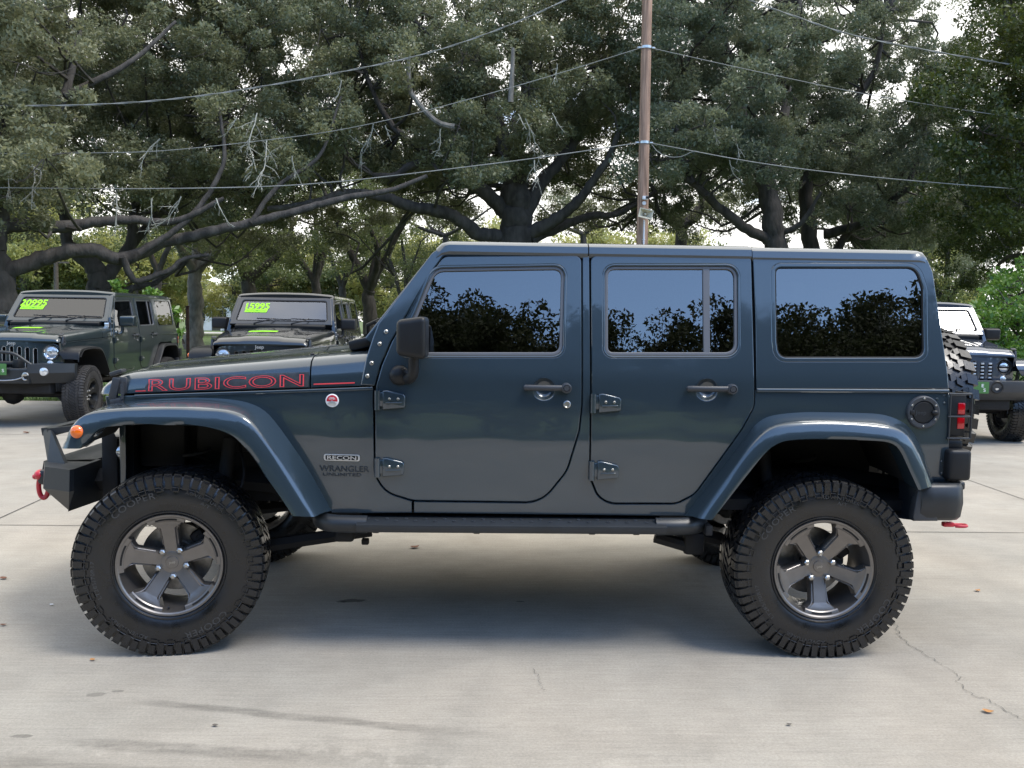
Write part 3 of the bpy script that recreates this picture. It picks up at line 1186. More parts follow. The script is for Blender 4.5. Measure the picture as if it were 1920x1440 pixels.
def build_vehicle(name, o):
    """the same body for every vehicle; o says what differs"""
    pm = o['paint']
    fm = o.get('flare_mat', pm)
    main = o.get('main', False)
    root = empty(name, (0, 0, 0))
    # ---- body shell
    mb = MB()
    for s in (-1, 1):
        side_panel(mb, s, BODY, th=.03, off=-.001)
    xr = S(1779, 800)[0]
    zb, zt = S(1500, 966)[1], S(1600, 731)[1]
    tail = arc_poly([(-.80, zb + .12, .05), (.80, zb + .12, .05), (.806, zt, .03), (-.806, zt, .03)])
    V, F = sheet(tail, (), .03, .006, None)
    mb.add(np.stack([xr - .01 + V[:, 2], V[:, 0], V[:, 1]], 1), F)
    body = mb.build('body', pm, root)
    for s in (-1, 1):       # door sills and floor, the dark inside behind the gaps
        pass
    dk = MB()
    zf = S(900, 958)[1]
    dk.box(((S(776, 950)[0] + xr) / 2, 0, zf + .03), (xr - S(776, 950)[0] - .06, 1.50, .05))
    dk.box((S(690, 800)[0] - .02, 0, (zf + 1.17) / 2), (.04, 1.46, 1.17 - zf))
    for s in (-1, 1):
        xa, xb = S(704, 800)[0], S(1412, 800)[0]
        inner = [(xa, zf), (S(1280, 950)[0], zf), (xb, 1.0), (xb, 1.20), (xa, 1.20)]
        side_panel(dk, s, inner, th=.02, bev=.002, off=-.075, zcut=.1)
        x1, x2, x3 = S(1086, 480)[0], S(1114, 480)[0], S(1404, 480)[0]
        side_panel(dk, s, [(x1, .66), (x2, .66), (x2, 1.82), (x1, 1.82)], th=.03, bev=.002, off=-.03)
        side_panel(dk, s, [(x3, .95), (x3 + .07, .95), (x3 + .07, 1.82), (x3, 1.82)], th=.02, bev=.002, off=-.028)
    dk.build('floor_pan', SEAM, root)
    # ---- front fenders
    fenders = {}
    for s in (-1, 1):
        fd = MB()
        side_panel(fd, s, FENDER, th=.024, off=-.002, xcut=.06)
        fenders[s] = fd.build('fender', pm, root)
    # ---- hood and cowl
    xs = np.r_[HOOD_F + .17 * (1 - np.cos(np.linspace(.04, math.pi / 2, 12))), np.linspace(HOOD_F + .2, HOOD_B - .003, 22)]
    hd = MB()
    secs = [hood_sec(x) for x in xs]
    hd.loft(secs)
    hd.add(secs[0], [tuple(range(len(secs[0])))])
    last = secs[-1].copy(); inn = last.copy(); inn[:, 2] -= .02; inn[:, 0] += .001; inn[:, 1] *= .985
    hd.loft([last, inn])
    low = [np.vstack([q[0] + np.array([0, .0, 0]), q[0] + np.array([0, .012, -.003])]) for q in secs]
    hd.loft(low)
    hood = hd.build('hood', pm, root, angle=50)
    cw = MB()
    secs = [hood_sec(x, shrink=.001) for x in np.linspace(HOOD_B + .004, COWL_B + .05, 8)]
    cw.loft(secs)
    first = secs[0].copy(); inn = first.copy(); inn[:, 2] -= .02; inn[:, 1] *= .985
    cw.loft([inn, first])
    cowl = cw.build('cowl', pm, root, angle=50)
    bk = MB()       # black engine bay filler under the hood line
    hs = [hood_sec(x, 10, .03) for x in np.linspace(HOOD_F + .16, COWL_B, 10)]
    for q in hs: q[:, 2] -= .035
    bk.loft(hs)
    bk.box(((HOOD_F + COWL_B) / 2 + .06, 0, .96), (COWL_B - HOOD_F - .2, .86, .36))
    bk.build('engine_bay', SEAM, root)
    # cowl vent
    # ---- windshield, grille
    for s in (-1, 1):
        ap = MB()
        side_panel(ap, s, APILLAR, th=.05, bev=.006, off=.001)
        apil = ap.build('a_pillar_frame', pm, root)
        for q in ((724, 622), (712, 645), (697, 681), (689, 705)):
            x, z = S(*q)
            MB().lathe([(0, .006), (.006, .006), (.0095, .003), (.0105, -.002)], 16, (x, s * (float(hw(x, z)) + .001), z), rotm(0, 0, 0 if s < 0 else math.pi)).build('frame_bolt', STEEL, apil)
    windshield(root, pm, o.get('wglass', WGLASS), o.get('sticker'))
    grille(root, pm, o.get('slots', 'open'), o.get('lamp', 'halogen'))
    # ---- roof
    rf = MB()
    xa, xb, xc = S(818, 464)[0], S(1103, 464)[0], S(1737, 470)[0]

    def roof_sec(x, sink=0.0, ins=0.0):
        ze = 1.800 - sink
        w = float(hw(x, ze)) + .008 - ins
        half = [(w - .012, ze), (w + .002, ze + .003), (w + .004, ze + .014), (w + .001, ze + .028), (w - .003, ze + .044), (w - .012, ze + .057), (w - .040, ze + .067), (w - .12, ze + .076), (w * .5, ze + .092), (0, ze + .098)]
        q = spline(half, 26)
        near = np.stack([np.full(26, x), -q[:, 0], q[:, 1]], 1)
        far = near[::-1][1:].copy(); far[:, 1] *= -1
        return np.vstack([near, far])
    # forward panels (two), then the rear cap
    sg = [roof_sec(xa, .03, .012), roof_sec(xa + .025, .008, .004), roof_sec(xa + .06)] + [roof_sec(x) for x in np.linspace(xa + .1, xb - .002, 8)]
    rf.loft(sg, caps=True)
    rf.loft([roof_sec(x) for x in np.linspace(xb + .003, S(1408, 470)[0], 8)], caps=True)
    xd = S(1410, 470)[0]
    tail = [roof_sec(x, .004, .006) for x in np.linspace(xd, xc - .08, 6)] + [roof_sec(xc - .035, .005, .007), roof_sec(xc - .012, .010, .010), roof_sec(xc + .004, .024, .018)]
    rf.loft(tail, caps=True)
    rf.build('roof', pm, root, angle=40)
    for s in (-1, 1):
        gut = MB()
        side_panel(gut, s, SR((836, 476), (1410, 477), (1410, 483), (830, 483)), th=.02, bev=.002, off=-.012, zcut=None)
        gut.build('roof_seal', SEAM, root)
    ht = MB()
    for s in (-1, 1):
        side_panel(ht, s, TOPSIDE, [grow(QWIN, .017)], th=.03, off=.0)
    rear_x0, rear_z0 = S(1779, 729)
    rear_x1, rear_z1 = S(1744, 488)
    hb = [(-.795, 0, .03), (.795, 0, .03), (.70, 1, .06), (-.70, 1, .06)]
    Hh = rear_z1 - rear_z0

    def rear(p, w=0.0):
        k = p[1]
        return (rear_x0 + (rear_x1 - rear_x0) * k - .015 + w, p[0], rear_z0 + Hh * k)
    # hard top rear with its window
    out_ = arc_poly([(-.795, .0, .02), (.795, .0, .02), (.70, 1.0, .05), (-.70, 1.0, .05)])
    gl_ = arc_poly([(-.62, .14, .05), (.62, .14, .05), (.575, .84, .05), (-.575, .84, .05)])
    V, F = sheet(out_, [gl_], .03, .004, None)
    ht.add(np.array([rear((p[0], p[1]), p[2]) for p in V]), F)
    top = ht.build('hardtop', pm, root)
    V, F = sheet(grow(gl_, .01), (), .006, .001, None)
    MB().add(np.array([rear((p[0], p[1]), p[2]) for p in V]), F).build('rear_glass', GLASS, top)
    for s in (-1, 1):
        pane(top, 'quarter_glass', s, grow(QWIN, .004), -.008, GLASS)
        r_ = MB(); ring(r_, s, grow(QWIN, .020), grow(QWIN, -.001), .022, .002, .005); r_.build('quarter_window_trim', pm, top)
        r_ = MB(); ring(r_, s, grow(QWIN, .004), grow(QWIN, -.006), .014, -.002, .002); r_.build('quarter_window_seal', SEAM, top)
    # ---- belt lip along the tub
    for s in (-1, 1):
        bl = MB()
        side_panel(bl, s, SR((1418, 728), (1779, 730), (1779, 737), (1418, 735)), th=.03, bev=.006, off=.008, zcut=None)
        bl.build('belt_lip', pm, body)
        bl = MB()
        side_panel(bl, s, SR((252, 740), (699, 725), (699, 731), (252, 746)), th=.02, bev=.004, off=.004, zcut=None, xcut=.06)
        bl.build('belt_lip', pm, fenders[s])
    # ---- doors
    for s in (-1, 1):
        bowl_f = circle(*S(1020, 729), .050)
        bowl_r = circle(*S(1325, 730), .050)
        for nm, outl, win, bowl, hp in (('front_door', FDOOR, FWIN, bowl_f, ((985, 726), (1060, 727))), ('rear_door', RDOOR, RWIN, bowl_r, ((1289, 728), (1369, 729)))):
            d = MB()
            side_panel(d, s, outl, [grow(win, .016), bowl], th=.03, bev=.0045, off=.004, zcut=.03)
            door = d.build(nm, pm, root)
            # window
            if nm == 'front_door':
                pane(door, 'window_glass', s, grow(win, .006), -.014, o.get('fglass', GLASS))
            else:
                pane(door, 'window_glass', s, grow(win, .006), -.014, GLASS)
                dv = MB()
                side_panel(dv, s, SR((1318, 498), (1331, 498), (1332, 668), (1320, 668)), th=.016, bev=.003, off=-.004, zcut=.05)
                dv.build('window_divider', TRIM, door)
            r_ = MB(); ring(r_, s, grow(win, .019), grow(win, .007), .02, .006, .005); r_.build('window_lip', pm, door)
            r_ = MB(); ring(r_, s, grow(win, .008), grow(win, -.008), .02, -.003, .004); r_.build('window_trim', TRIM, door)
            # bowl behind the handle
            cx, cz = (S(1020, 729) if nm == 'front_door' else S(1325, 730))
            yb_ = float(hw(cx, cz))
            rz = rotm(0, 0, 0 if s < 0 else math.pi)
            b = MB()
            b.lathe([(.053, .004), (.0505, .0045), (.047, .001), (.042, -.008), (.030, -.018), (.012, -.023), (.0, -.024)], 36, (cx, s * yb_, cz), rz)
            b.build('handle_bowl', pm, door)
            (x0, z0), (x1, z1) = S(*hp[0]), S(*hp[1])
            h = MB()
            yy = s * (yb_ + .026)
            pts = [(x0 - .004, yy - s * .010, z0), (x0 + .012, yy, z0), ((x0 + x1) / 2, yy + s * .004, (z0 + z1) / 2), (x1 - .015, yy, z1), (x1 + .006, yy - s * .004, z1)]
            P = spline(pts, 22)
            V0 = len(h.v)
            h.tube(P, np.r_[.009, np.full(20, .0135), .012], 14)
            h.v[-1][:, 1] = yy + (h.v[-1][:, 1] - yy) * .75
            h.lathe([(0, .016), (.012, .016), (.0145, .012), (.0165, .016), (.0215, .014), (.023, .008), (.023, -.026)], 28, (x1 + .003, yy, z1), rz)
            h.box((x0 + .01, s * (yb_ + .008), z0), (.02, .03, .02), .006)
            hm = h.build('door_handle', GREYP, door, angle=40)
            if nm == 'front_door':
                lx, lz = S(1063, 758)
                MB().lathe([(0, .003), (.010, .003), (.0135, .0065), (.0165, .005), (.018, -.002)], 24, (lx, s * (float(hw(lx, lz)) + .005), lz), rz).build('door_lock', STEEL, door)
            # hinges
            for (hx, hy, w_) in (((704, 750, 56), (704, 876, 54)) if nm == 'front_door' else ((1108, 756, 56), (1105, 882, 55))):
                X0, Z0 = S(hx, hy)
                k = 1 / 417.0
                yh = float(hw(X0 + .05, Z0))
                hg = MB()
                pl = [(X0 + 14 * k, Z0 - 17 * k), (X0 + w_ * k - .004, Z0 - 13 * k), (X0 + w_ * k, Z0 - 10 * k), (X0 + w_ * k, Z0 + 8 * k), (X0 + w_ * k - .008, Z0 + 12 * k), (X0 + 22 * k, Z0 + 19 * k), (X0 + 14 * k, Z0 + 18 * k)]
                V, F = sheet(pl, (), .022, .005, None)
                hg.add(np.stack([V[:, 0], s * (yh + .012 + V[:, 2]), V[:, 1]], 1), F)
                rb = [(X0 + 20 * k, Z0 - 6 * k), (X0 + (w_ - 6) * k, Z0 - 5 * k), (X0 + (w_ - 6) * k, Z0 - 2.5 * k), (X0 + 20 * k, Z0 - 3 * k)]
                V, F = sheet(rb, (), .008, .002, None)
                hg.add(np.stack([V[:, 0], s * (yh + .024 + V[:, 2]), V[:, 1]], 1), F)
                hg.tube([(X0 + 4 * k, s * (yh + .012), Z0 - 18 * k), (X0 + 4 * k, s * (yh + .012), Z0 + 18 * k)], .0135, 14)
                hg.box((X0 + 10 * k, s * (yh + .008), Z0 + 2 * k), (12 * k, .018, 26 * k), .003)
                hinge = hg.build('hinge', pm, door)
                for bx in (27, 43):
                    MB().lathe([(0, .004), (.004, .004), (.0065, .001), (.0065, -.004)], 12, (X0 + bx * k, s * (yh + .0235), Z0 + 3 * k), rz).build('hinge_bolt', STEEL, door)
            # mirror
            if nm == 'front_door':
                mz0, mz1 = S(770, 673)[1], S(770, 598)[1]
                mx0, mx1 = at(745, 640, -.12)[0], at(799, 640, -.12)[0]
                m_ = MB()
                yc_ = s * .95
                bm = bmesh.new()
                bmesh.ops.create_cube(bm, size=1.0)
                for v in bm.verts:
                    v.co = Vector((v.co.x * (.125), v.co.y * .25, v.co.z * .185))
                    if v.co.x < 0:
                        v.co.z *= .80; v.co.y *= .86
                bmesh.ops.bevel(bm, geom=list(bm.edges), offset=.024, segments=4, affect='EDGES', profile=.55)
                m_.bm(bm, ((mx0 + mx1) / 2, yc_, 1.43))
                arm = [(mx0 + .058, s * .870, 1.37), (mx0 + .058, s * .868, 1.32), (mx0 + .057, s * .862, 1.272), (mx0 + .045, s * .845, 1.250), (mx0 + .028, s * .82, 1.242)]
                m_.tube(spline(arm, 10), .024, 12)
                bx, bz = S(749, 704)
                m_.lathe([(0, .030), (.022, .028), (.040, .018), (.047, .004), (.047, -.006)], 30, (bx, s * float(hw(bx, bz)), bz), rz)
                mir = m_.build('mirror', o.get('mirror_mat', BLACKP), door, angle=40)
                mg = MB().box((mx1 + .0015 - .002, yc_, 1.43), (.004, .20, .14), .0015)
                mg.build('mirror_glass', CHROME, door)
    # ---- flares
    for s in (-1, 1):
        for ln in (FLARE_F, FLARE_R):
            f_ = MB()
            if o.get('flares') == 'flat':
                flat_flare(f_, s, ln)
            else:
                flare_mesh(f_, s, *ln)
            fl = f_.build('fender_flare', fm, root, angle=60, weld=.0004)
            if ln is FLARE_F and o.get('flares') != 'flat':
                c = L(144, 810, -.056); c[1] *= -s
                MB().lathe([(0, .016), (.014, .014), (.024, .008), (.0285, .0), (.0285, -.006)], 30, c, rotm(0, 0, 0 if s < 0 else math.pi)).build('side_marker', AMBER, fl)
    # ---- inner arches
    for s in (-1, 1):
        for ln, dx in ((FLARE_F, 0), (FLARE_R, 0)):
            li = MB()
            I = resample(spline(ln[0], 60), 30)
            se = []
            for q in I:
                a_ = q.copy(); a_[1] = -.905; a_[2] += .012
                b_ = q.copy(); b_[1] = -.44; b_[2] += .03
                c_ = q.copy(); c_[1] = -.40; c_[2] = .60
                if c_[2] > b_[2]: c_[2] = b_[2]
                e = np.array([a_, b_, c_]); e[:, 1] *= -s
                se.append(e)
            li.loft(se)
            li.build('wheel_arch_liner', SEAM, root, angle=60)
    # ---- rear lamps
    for s in (-1, 1):
        tl = empty('tail_light', (0, 0, 0), 0, root)
        x0, x1 = xr - .005, xr + .085
        zt_, zb_ = S(1790, 740)[1], S(1790, 820)[1]
        yo = s * .79
        MB().box(((x0 + x1) / 2, s * .735, (zt_ + zb_) / 2), (x1 - x0, .13, zt_ - zb_), .010).build('lamp_housing', BLACKP, tl)
        for za, zc in ((zt_ - .038, zt_ - .092), (zt_ - .102, zt_ - .158)):
            MB().box((x0 + .066, s * .7975, (za + zc) / 2), (.034, .014, abs(za - zc)), .004).build('red_lens', REDLENS, tl)
            MB().box((x1 + .001, s * .735, (za + zc) / 2), (.012, .09, abs(za - zc)), .004).build('red_lens', REDLENS, tl)
        gd = MB()
        for z in (zt_ + .004, (zt_ + zb_) / 2 - .002, zb_ - .004):
            gd.tube([(x0 - .004, s * .817, z), (x1 + .012, s * .817, z), (x1 + .018, s * .80, z), (x1 + .018, s * .67, z)], .0048, 8)
        for x in (x0 + .004, x1 + .014):
            gd.tube([(x, s * .817, zt_ + .004), (x, s * .817, zb_ - .004)], .0048, 8)
        gd.tube([(x1 + .018, s * .67, zt_ + .004), (x1 + .018, s * .67, zb_ - .004)], .0048, 8)
        gd.build('lamp_guard', BLACKM, tl)
    # ---- rear bumper
    rb = MB()
    zt_ = S(1790, 907, .05)[1]; zb_ = S(1790, 975, .05)[1]
    for s in (-1, 1):
        # wrapped end: side view outline with rounded outer corner, seen from above
        xa_, xb_, xc_ = S(1712, 950, .09)[0], S(1770, 950, .09)[0], S(1819, 950, .09)[0]
        plan = [(xa_ + .02, .70), (xa_ + .02, .885), (xb_, .895), (xc_ - .06, .893), (xc_ - .012, .84), (xc_ + .02, .60), (xc_ + .035, .0)]
        pl = spline(plan, 26)
        secs = []
        for x, y in pl:
            secs.append(np.array([(x - .06 if y < .5 else x, s * (y - .05), zt_ + .002), (x, s * (y - .018), zt_ + .004), (x, s * y, zt_ - .014), (x + .004, s * (y + .002), (zt_ + zb_) / 2),
                                  (x - .002, s * (y - .006), zb_ + .02), (x - .008, s * (y - .025), zb_ + .002), (x - .05, s * (y - .06), zb_)]))
        rb.loft(secs)
    rb.box((xr + .02, 0, zt_ - .02), (.16, 1.60, .04), .01)
    rbo = rb.build('rear_bumper', BLACKM if main else BLACKP, root, angle=50)
    for s in (-1, 1):
        ec = MB()
        pl = [S(1713, 977, .09), S(1712, 968, .09), (S(1722, 920, .09)), S(1752, 920, .09), S(1758, 977, .09)]
        V, F = sheet(pl, (), .05, .006, None)
        ec.add(np.stack([V[:, 0], s * (.893 - .025 + V[:, 2]), V[:, 1]], 1), F)
        ec.build('bumper_end_cap', GREYP, rbo)
        bl_ = MB()
        a0, a1 = S(1778, 904, .05), S(1825, 842, .05)
        bl_.box(((a0[0] + a1[0]) / 2, s * .76, (a0[1] + a1[1]) / 2), (a1[0] - a0[0], .20, a1[1] - a0[1] - .01), .018, 3)
        bl_.box((a0[0] + .045, s * .74, a1[1] + .012), (.085, .14, .05), .014, 2)
        bl_.build('bumper_block', BLACKP, rbo)
    if main:
        hk = MB()
        c = L(1795, 983, .10)
        th = np.linspace(R(-150), R(150), 20)
        hk.tube([(c[0] + .012 + .030 * math.cos(t), c[1] + .018 * math.sin(t), c[2] - .006) for t in th], .008, 10)
        hk.box((c[0] - .045, c[1], c[2]), (.05, .03, .022), .005)
        hk.build('tow_hook', RED, rbo)
    # ---- front bumper
    if o.get('bumper', 'stinger') == 'stinger':
        fb = MB()
        # wing at each side: faceted box, plan tapering back
        for s in (-1, 1):
            f0 = [L(83, 868, .42), L(85, 912, .42), L(121, 943, .38)]
            x0 = L(83, 868, .42)[0]
            zt2, zm2, zb2 = .800, .70, .598
            pl = np.array([(x0, .47), (x0 + .085, .64), (x0 + .235, .72), (x0 + .245, .70), (x0 + .245, .40)])
            top = np.array([(x, s * y, zt2) for x, y in pl])
            mid = np.array([(x - (.006 if i < 2 else 0), s * (y + (.008 if i in (1, 2) else 0)), zm2) for i, (x, y) in enumerate(pl)])
            bot = np.array([(x + (.085 if i < 2 else (-.04 if i in (2, 3) else 0)), s * (y - (.07 if i in (1, 2) else .02)), zb2) for i, (x, y) in enumerate(pl)])
            fb.loft([top, mid, bot], closed=True, caps=True)
        x0 = L(83, 868, .42)[0]
        cen = [np.array([(x0, y, .80), (x0 - .012, y, .74), (x0 - .005, y, .70), (x0 + .085, y, .60), (x0 + .22, y, .60), (x0 + .22, y, .80)]) for y in (-.475, .475)]
        fb.loft(cen, closed=True, caps=True)
        fbo = fb.build('front_bumper', BLACKM, root, angle=20)
        sg_ = MB()
        # stinger: two flat plate legs leaning forward joined by a bar across
        zt3 = .945
        for s in (-1, 1):
            legs = []
            for k in (0.0, 1.0):
                xx = x0 + .030 - .070 * k
                ww = .105 - .040 * k
                yy = .55 - .10 * k
                zz_ = .800 + (zt3 - .800) * k
                legs.append(np.array([(xx, s * (yy - .05), zz_), (xx + ww, s * yy, zz_), (xx + ww, s * (yy - .03), zz_), (xx, s * (yy - .08), zz_)]))
            sg_.loft(legs, closed=True, caps=True)
        sg_.loft([np.array([(x0 - .042, y, zt3 + .006), (x0 + .022, y, zt3 + .010), (x0 + .022, y, zt3 - .03), (x0 - .036, y, zt3 - .03)]) for y in (-.41, .41)], closed=True, caps=True)
        # brace plates from the bar back towards the grille
        for s in (-1, 1):
            sg_.loft([np.array([(x0 - .0, s * y, zt3 + .008), (x0 + .22, s * (y + .02), zt3 + .035), (x0 + .22, s * (y + .02), zt3 + .012), (x0 + .0, s * y, zt3 - .022)]) for y in (.40, .435)], closed=True, caps=True)
        sg_.build('bumper_stinger', BLACKM, fbo, angle=20)
        for s in (-1, 1):
            sh = MB()
            c = np.array([x0 - .012, s * .49, .735])
            sh.ball(c + np.array([.0, 0, .0]), (.025, .030, .027), 2)
            sh.ball(c + np.array([-.018, -s * .0, -.008]), (.018, .020, .015), 2)
            th = np.linspace(R(115), R(395), 24)
            pts = [(c[0] + .016 + .023 * math.cos(t) * 1.0, c[1], c[2] - .056 + .056 * math.sin(t)) for t in th]
            sh.tube(pts, .0115, 10)
            sh.build('shackle', RED, fbo, angle=50)
            br = MB().box((x0 + .03, s * .49, .725), (.10, .045, .075), .02)
            br.build('shackle_mount', BLACKM, fbo)
    elif o['bumper'] == 'winch':
        fb = MB()
        x0 = HOOD_F - .34
        for s in (-1, 1):
            pl = np.array([(x0, .38), (x0 + .10, .58), (x0 + .34, .84), (x0 + .42, .84), (x0 + .42, .38)])
            top = np.array([(x, s * y, .86) for x, y in pl])
            mid = np.array([(x - .01, s * y, .74) for x, y in pl])
            bot = np.array([(x + .08, s * (y - .03), .60) for x, y in pl])
            fb.loft([top, mid, bot], closed=True, caps=True)
        fb.box((x0 + .18, 0, .70), (.34, .78, .20), .02)
        fbo = fb.build('front_bumper', BLACKM, root, angle=20)
        hp = MB()
        arc = [(x0 + .06, -.44, .82), (x0 + .04, -.34, .90), (x0 + .02, -.22, .985), (x0 + .0, -.12, 1.01), (x0, 0, 1.015), (x0 + .0, .12, 1.01), (x0 + .02, .22, .985), (x0 + .04, .34, .90), (x0 + .06, .44, .82)]
        hp.tube(spline(arc, 40), .020, 12)
        hp.build('bumper_hoop', BLACKM, fbo)
        wn_ = MB()
        wn_.lathe([(0, .13), (.06, .13), (.065, .12), (.04, .11), (.04, -.11), (.065, -.12), (.06, -.13), (0, -.13)], 24, (x0 + .18, 0, .85))
        wn_.box((x0 + .18, -.17, .85), (.14, .09, .13), .02); wn_.box((x0 + .18, .17, .85), (.14, .09, .13), .02)
        wn_.build('winch', BLACKP, fbo)
        for s in (-1, 1):
            rz = rotm(0, 0, R(-90))
            MB().lathe([(0, .012), (.04, .010), (.052, .004), (.054, -.02)], 28, (x0 + .06, s * .56, .76), rz).build('fog_light', CLEAR, fbo)
            hk = MB()
            th = np.linspace(R(20), R(300), 20)
            hk.tube([(x0 - .03, s * (.37 + .035 * math.cos(t)), .70 + .045 * math.sin(t)) for t in th], .012, 8)
            hk.box((x0 - .02, s * .37, .73), (.05, .05, .05), .01)
            hk.build('tow_hook', STEEL, fbo)
        cb = MB().tube(spline([(x0 - .02, -.34, .69), (x0 - .03, -.22, .655), (x0 - .03, -.05, .645), (x0 - .02, .05, .67)], 16), .008, 6)
        cb.build('winch_rope', STEEL, fbo)
        V, F = sheet(arc_poly([(-.15, -.075, .01), (.15, -.075, .01), (.15, .075, .01), (-.15, .075, .01)]), (), .004, .001, None)
        MB().add(np.stack([x0 - .035 - V[:, 2], -V[:, 0] + .02, V[:, 1] + .79], 1), F).build('dealer_plate', PLATE, fbo)
        V, F = text('S', .04, .001, 1.2)
        MB().add(np.stack([x0 - .038 - V[:, 2], -V[:, 0] - .085, V[:, 1] + .775], 1), F).build('plate_lettering', WHITE, fbo)
    else:
        fb = MB()
        x0 = HOOD_F - .30
        plan = [(x0 + .36, .92), (x0 + .20, .90), (x0 + .07, .78), (x0 + .02, .60), (x0, .35), (x0, 0)]
        pl = spline(plan, 24)
        for s in (-1, 1):
            fb.loft([np.array([(x + .10, s * y * .97, .845), (x, s * y, .835), (x - .006, s * y, .77), (x + .01, s * (y - .02), .70), (x + .07, s * (y - .05), .64), (x + .16, s * (y - .10), .585)]) for x, y in pl])
        fb.box((x0 + .26, 0, .72), (.30, 1.3, .18), .02)
        fbo = fb.build('front_bumper', GREYP, root, angle=30)
        rz = rotm(0, 0, R(-90))
        for s in (-1, 1):
            MB().lathe([(.05, .025), (.072, .03), (.085, .02), (.088, -.06)], 30, (x0 + .02, s * .27, .765), rz).build('fog_light_bezel', BLACKP, fbo)
            MB().lathe([(0, .014), (.03, .012), (.046, .004), (.05, -.02)], 28, (x0 + .01, s * .27, .765), rz).build('fog_light', CLEAR, fbo)
        V, F = sheet(arc_poly([(-.15, -.075, .01), (.15, -.075, .01), (.15, .075, .01), (-.15, .075, .01)]), (), .004, .001, None)
        if o.get('plate'): MB().add(np.stack([x0 - .012 - V[:, 2], -V[:, 0] - .015, V[:, 1] + .755], 1), F).build('dealer_plate', PLATE, fbo)
        pl_ = MB()
        for q, (tx_, zz_) in enumerate((('E', .026), ('S', -.030))):
            V, F = text(tx_, .04, .001, 1.2, bold=.01)
            pl_.add(np.stack([x0 - .015 - V[:, 2], -V[:, 0] - (.085 if q == 0 else .11), V[:, 1] + .755 + zz_], 1), F)
        # only the ends of two lines of white lettering can be made out on the plate
        if o.get('plate'): pl_.build('plate_lettering', WHITE, fbo)
    # ---- wheels
    tk = .786
    w_off = YC - .1265
    for x, s, sp, st in ((AX_F, -1, o.get('spin_f', R(3)), o.get('steer', 0)), (AX_R, -1, o.get('spin_r', R(36)), 0), (AX_F, 1, .4, o.get('steer', 0)), (AX_R, 1, .9, 0)):
        wheel(root, x, s * w_off, HUB_Z, s, sp, st, o.get('rim', 'gun'), o.get('tyre', 'at'), letters=(main and s < 0) and (2 if x > 0 else 1), dusty=o.get('dusty', False), detail=main or s < 0)
    # ---- spare on the tail gate
    sp = empty('spare_wheel', (2.285, 0, 1.09), math.pi / 2, root)
    t = obj('tyre', tyre_mesh('mud'), sp)
    rim = rim_meshes(o.get('rim', 'gun'))
    obj('rim', rim[0], sp)
    MB().box((2.10, 0, 1.08), (.14, .30, .30), .03).build('spare_carrier', BLACKP, root)
    # ---- underbody
    ub = MB()
    zr = .565
    for s in (-1, 1):
        ub.tube([(-2.0, s * .43, .70), (-1.55, s * .43, .74), (-1.1, s * .43, .70), (-.80, s * .44, zr), (.95, s * .44, zr), (1.2, s * .44, .70), (1.6, s * .44, .76), (2.05, s * .44, .70)], .055, 4)
    for x in (-.6, .2, 1.0):
        ub.box((x, 0, zr), (.08, .9, .08), .01)
    ub.build('chassis_frame', DARK, root, angle=30)
    if True:
        for x, yd in ((AX_F, .20), (AX_R, .0)):
            ax = MB()
            ax.tube([(x, -.70, HUB_Z), (x, .70, HUB_Z)], .042, 12)
            ax.ball((x, yd, HUB_Z), (.14, .15, .15), 2)
            for s in (-1, 1):
                ax.box((x, s * .66, HUB_Z), (.12, .10, .20), .02)
            ax.build('axle', DARK, root)
        if not main:
            MB().box((-1.86, 0, .545), (.16, 1.10, .20), .03).build('skid_plate', DARK, root)
    if main:
        for s in (-1, 1):
            MB().tube([(-1.42, s * .52, .36), (-.62, s * .46, .47)], .033, 6).build('control_arm', DARK, root)
            MB().tube([(1.40, s * .50, .38), (.85, s * .46, .50)], .033, 6).build('control_arm', DARK, root)
        for x in (AX_F, AX_R):
            for s in (-1, 1):
                sp_ = MB()
                tt = np.linspace(0, 2 * math.pi * 6, 120)
                sp_.tube(np.stack([x + .02 + .062 * np.cos(tt), s * .50 + .062 * np.sin(tt), .47 + .40 * tt / tt[-1]], 1), .008, 6)
                sp_.build('coil_spring', DARK, root)
                k = 1 if x == AX_F else -1
                sh = MB()
                sh.tube([(x + k * .13, s * .60, .38), (x + k * .16, s * .57, .62)], .028, 12)
                sh.tube([(x + k * .155, s * .575, .60), (x + k * .19, s * .54, .93)], .034, 12)
                sh.build('shock_absorber', DARK, root)
        ex = MB()
        ex.tube(spline([(-.9, .25, .56), (-.2, .28, .52), (.6, .30, .52), (1.2, .45, .60), (1.9, .5, .58)], 24), .03, 10)
        ex.box((.70, .30, .53), (.5, .22, .14), .05)
        ex.build('exhaust', DARK, root)
        tk_ = MB()
        tk_.box((.35, -.20, .58), (.95, .42, .13), .05)
        tk_.box((-.45, .0, .56), (.55, .40, .16), .05)
        tk_.build('skid_plate', DARK, root)
        MB().box(L(648, 1002, .30), (.09, .10, .055), .015).build('suspension_bracket', DARK, root)
        MB().box(L(685, 1015, .35), (.035, .03, .03), .006).build('suspension_bracket', DARK, root)
        bt = MB()
        bt.box(L(1300, 1018, .28), (.10, .06, .11), .02)
        bt.tube([L(1228, 1006, .30), L(1310, 1030, .28)], .03, 8)
        bt.build('suspension_bracket', DARK, root)
        for s in (-1, 1):       # things in the front arch: inner fender, battery tray, steering links
            ib = MB()
            ib.box((-1.30, s * .42, .96), (.34, .10, .22), .02)
            ib.box((-1.62, s * .44, .90), (.22, .12, .24), .02)
            ib.box((-1.86, s * .46, .78), (.08, .14, .36), .015)
            ib.tube([(-1.72, s * .66, .55), (-1.66, s * .1, .50)], .017, 8)
            ib.tube([(-1.60, s * .60, .62), (-1.45, s * .66, .42)], .012, 8)
            ib.tube(spline([(-1.25, s * .50, .90), (-1.20, s * .62, .75), (-1.28, s * .66, .56)], 12), .007, 6)
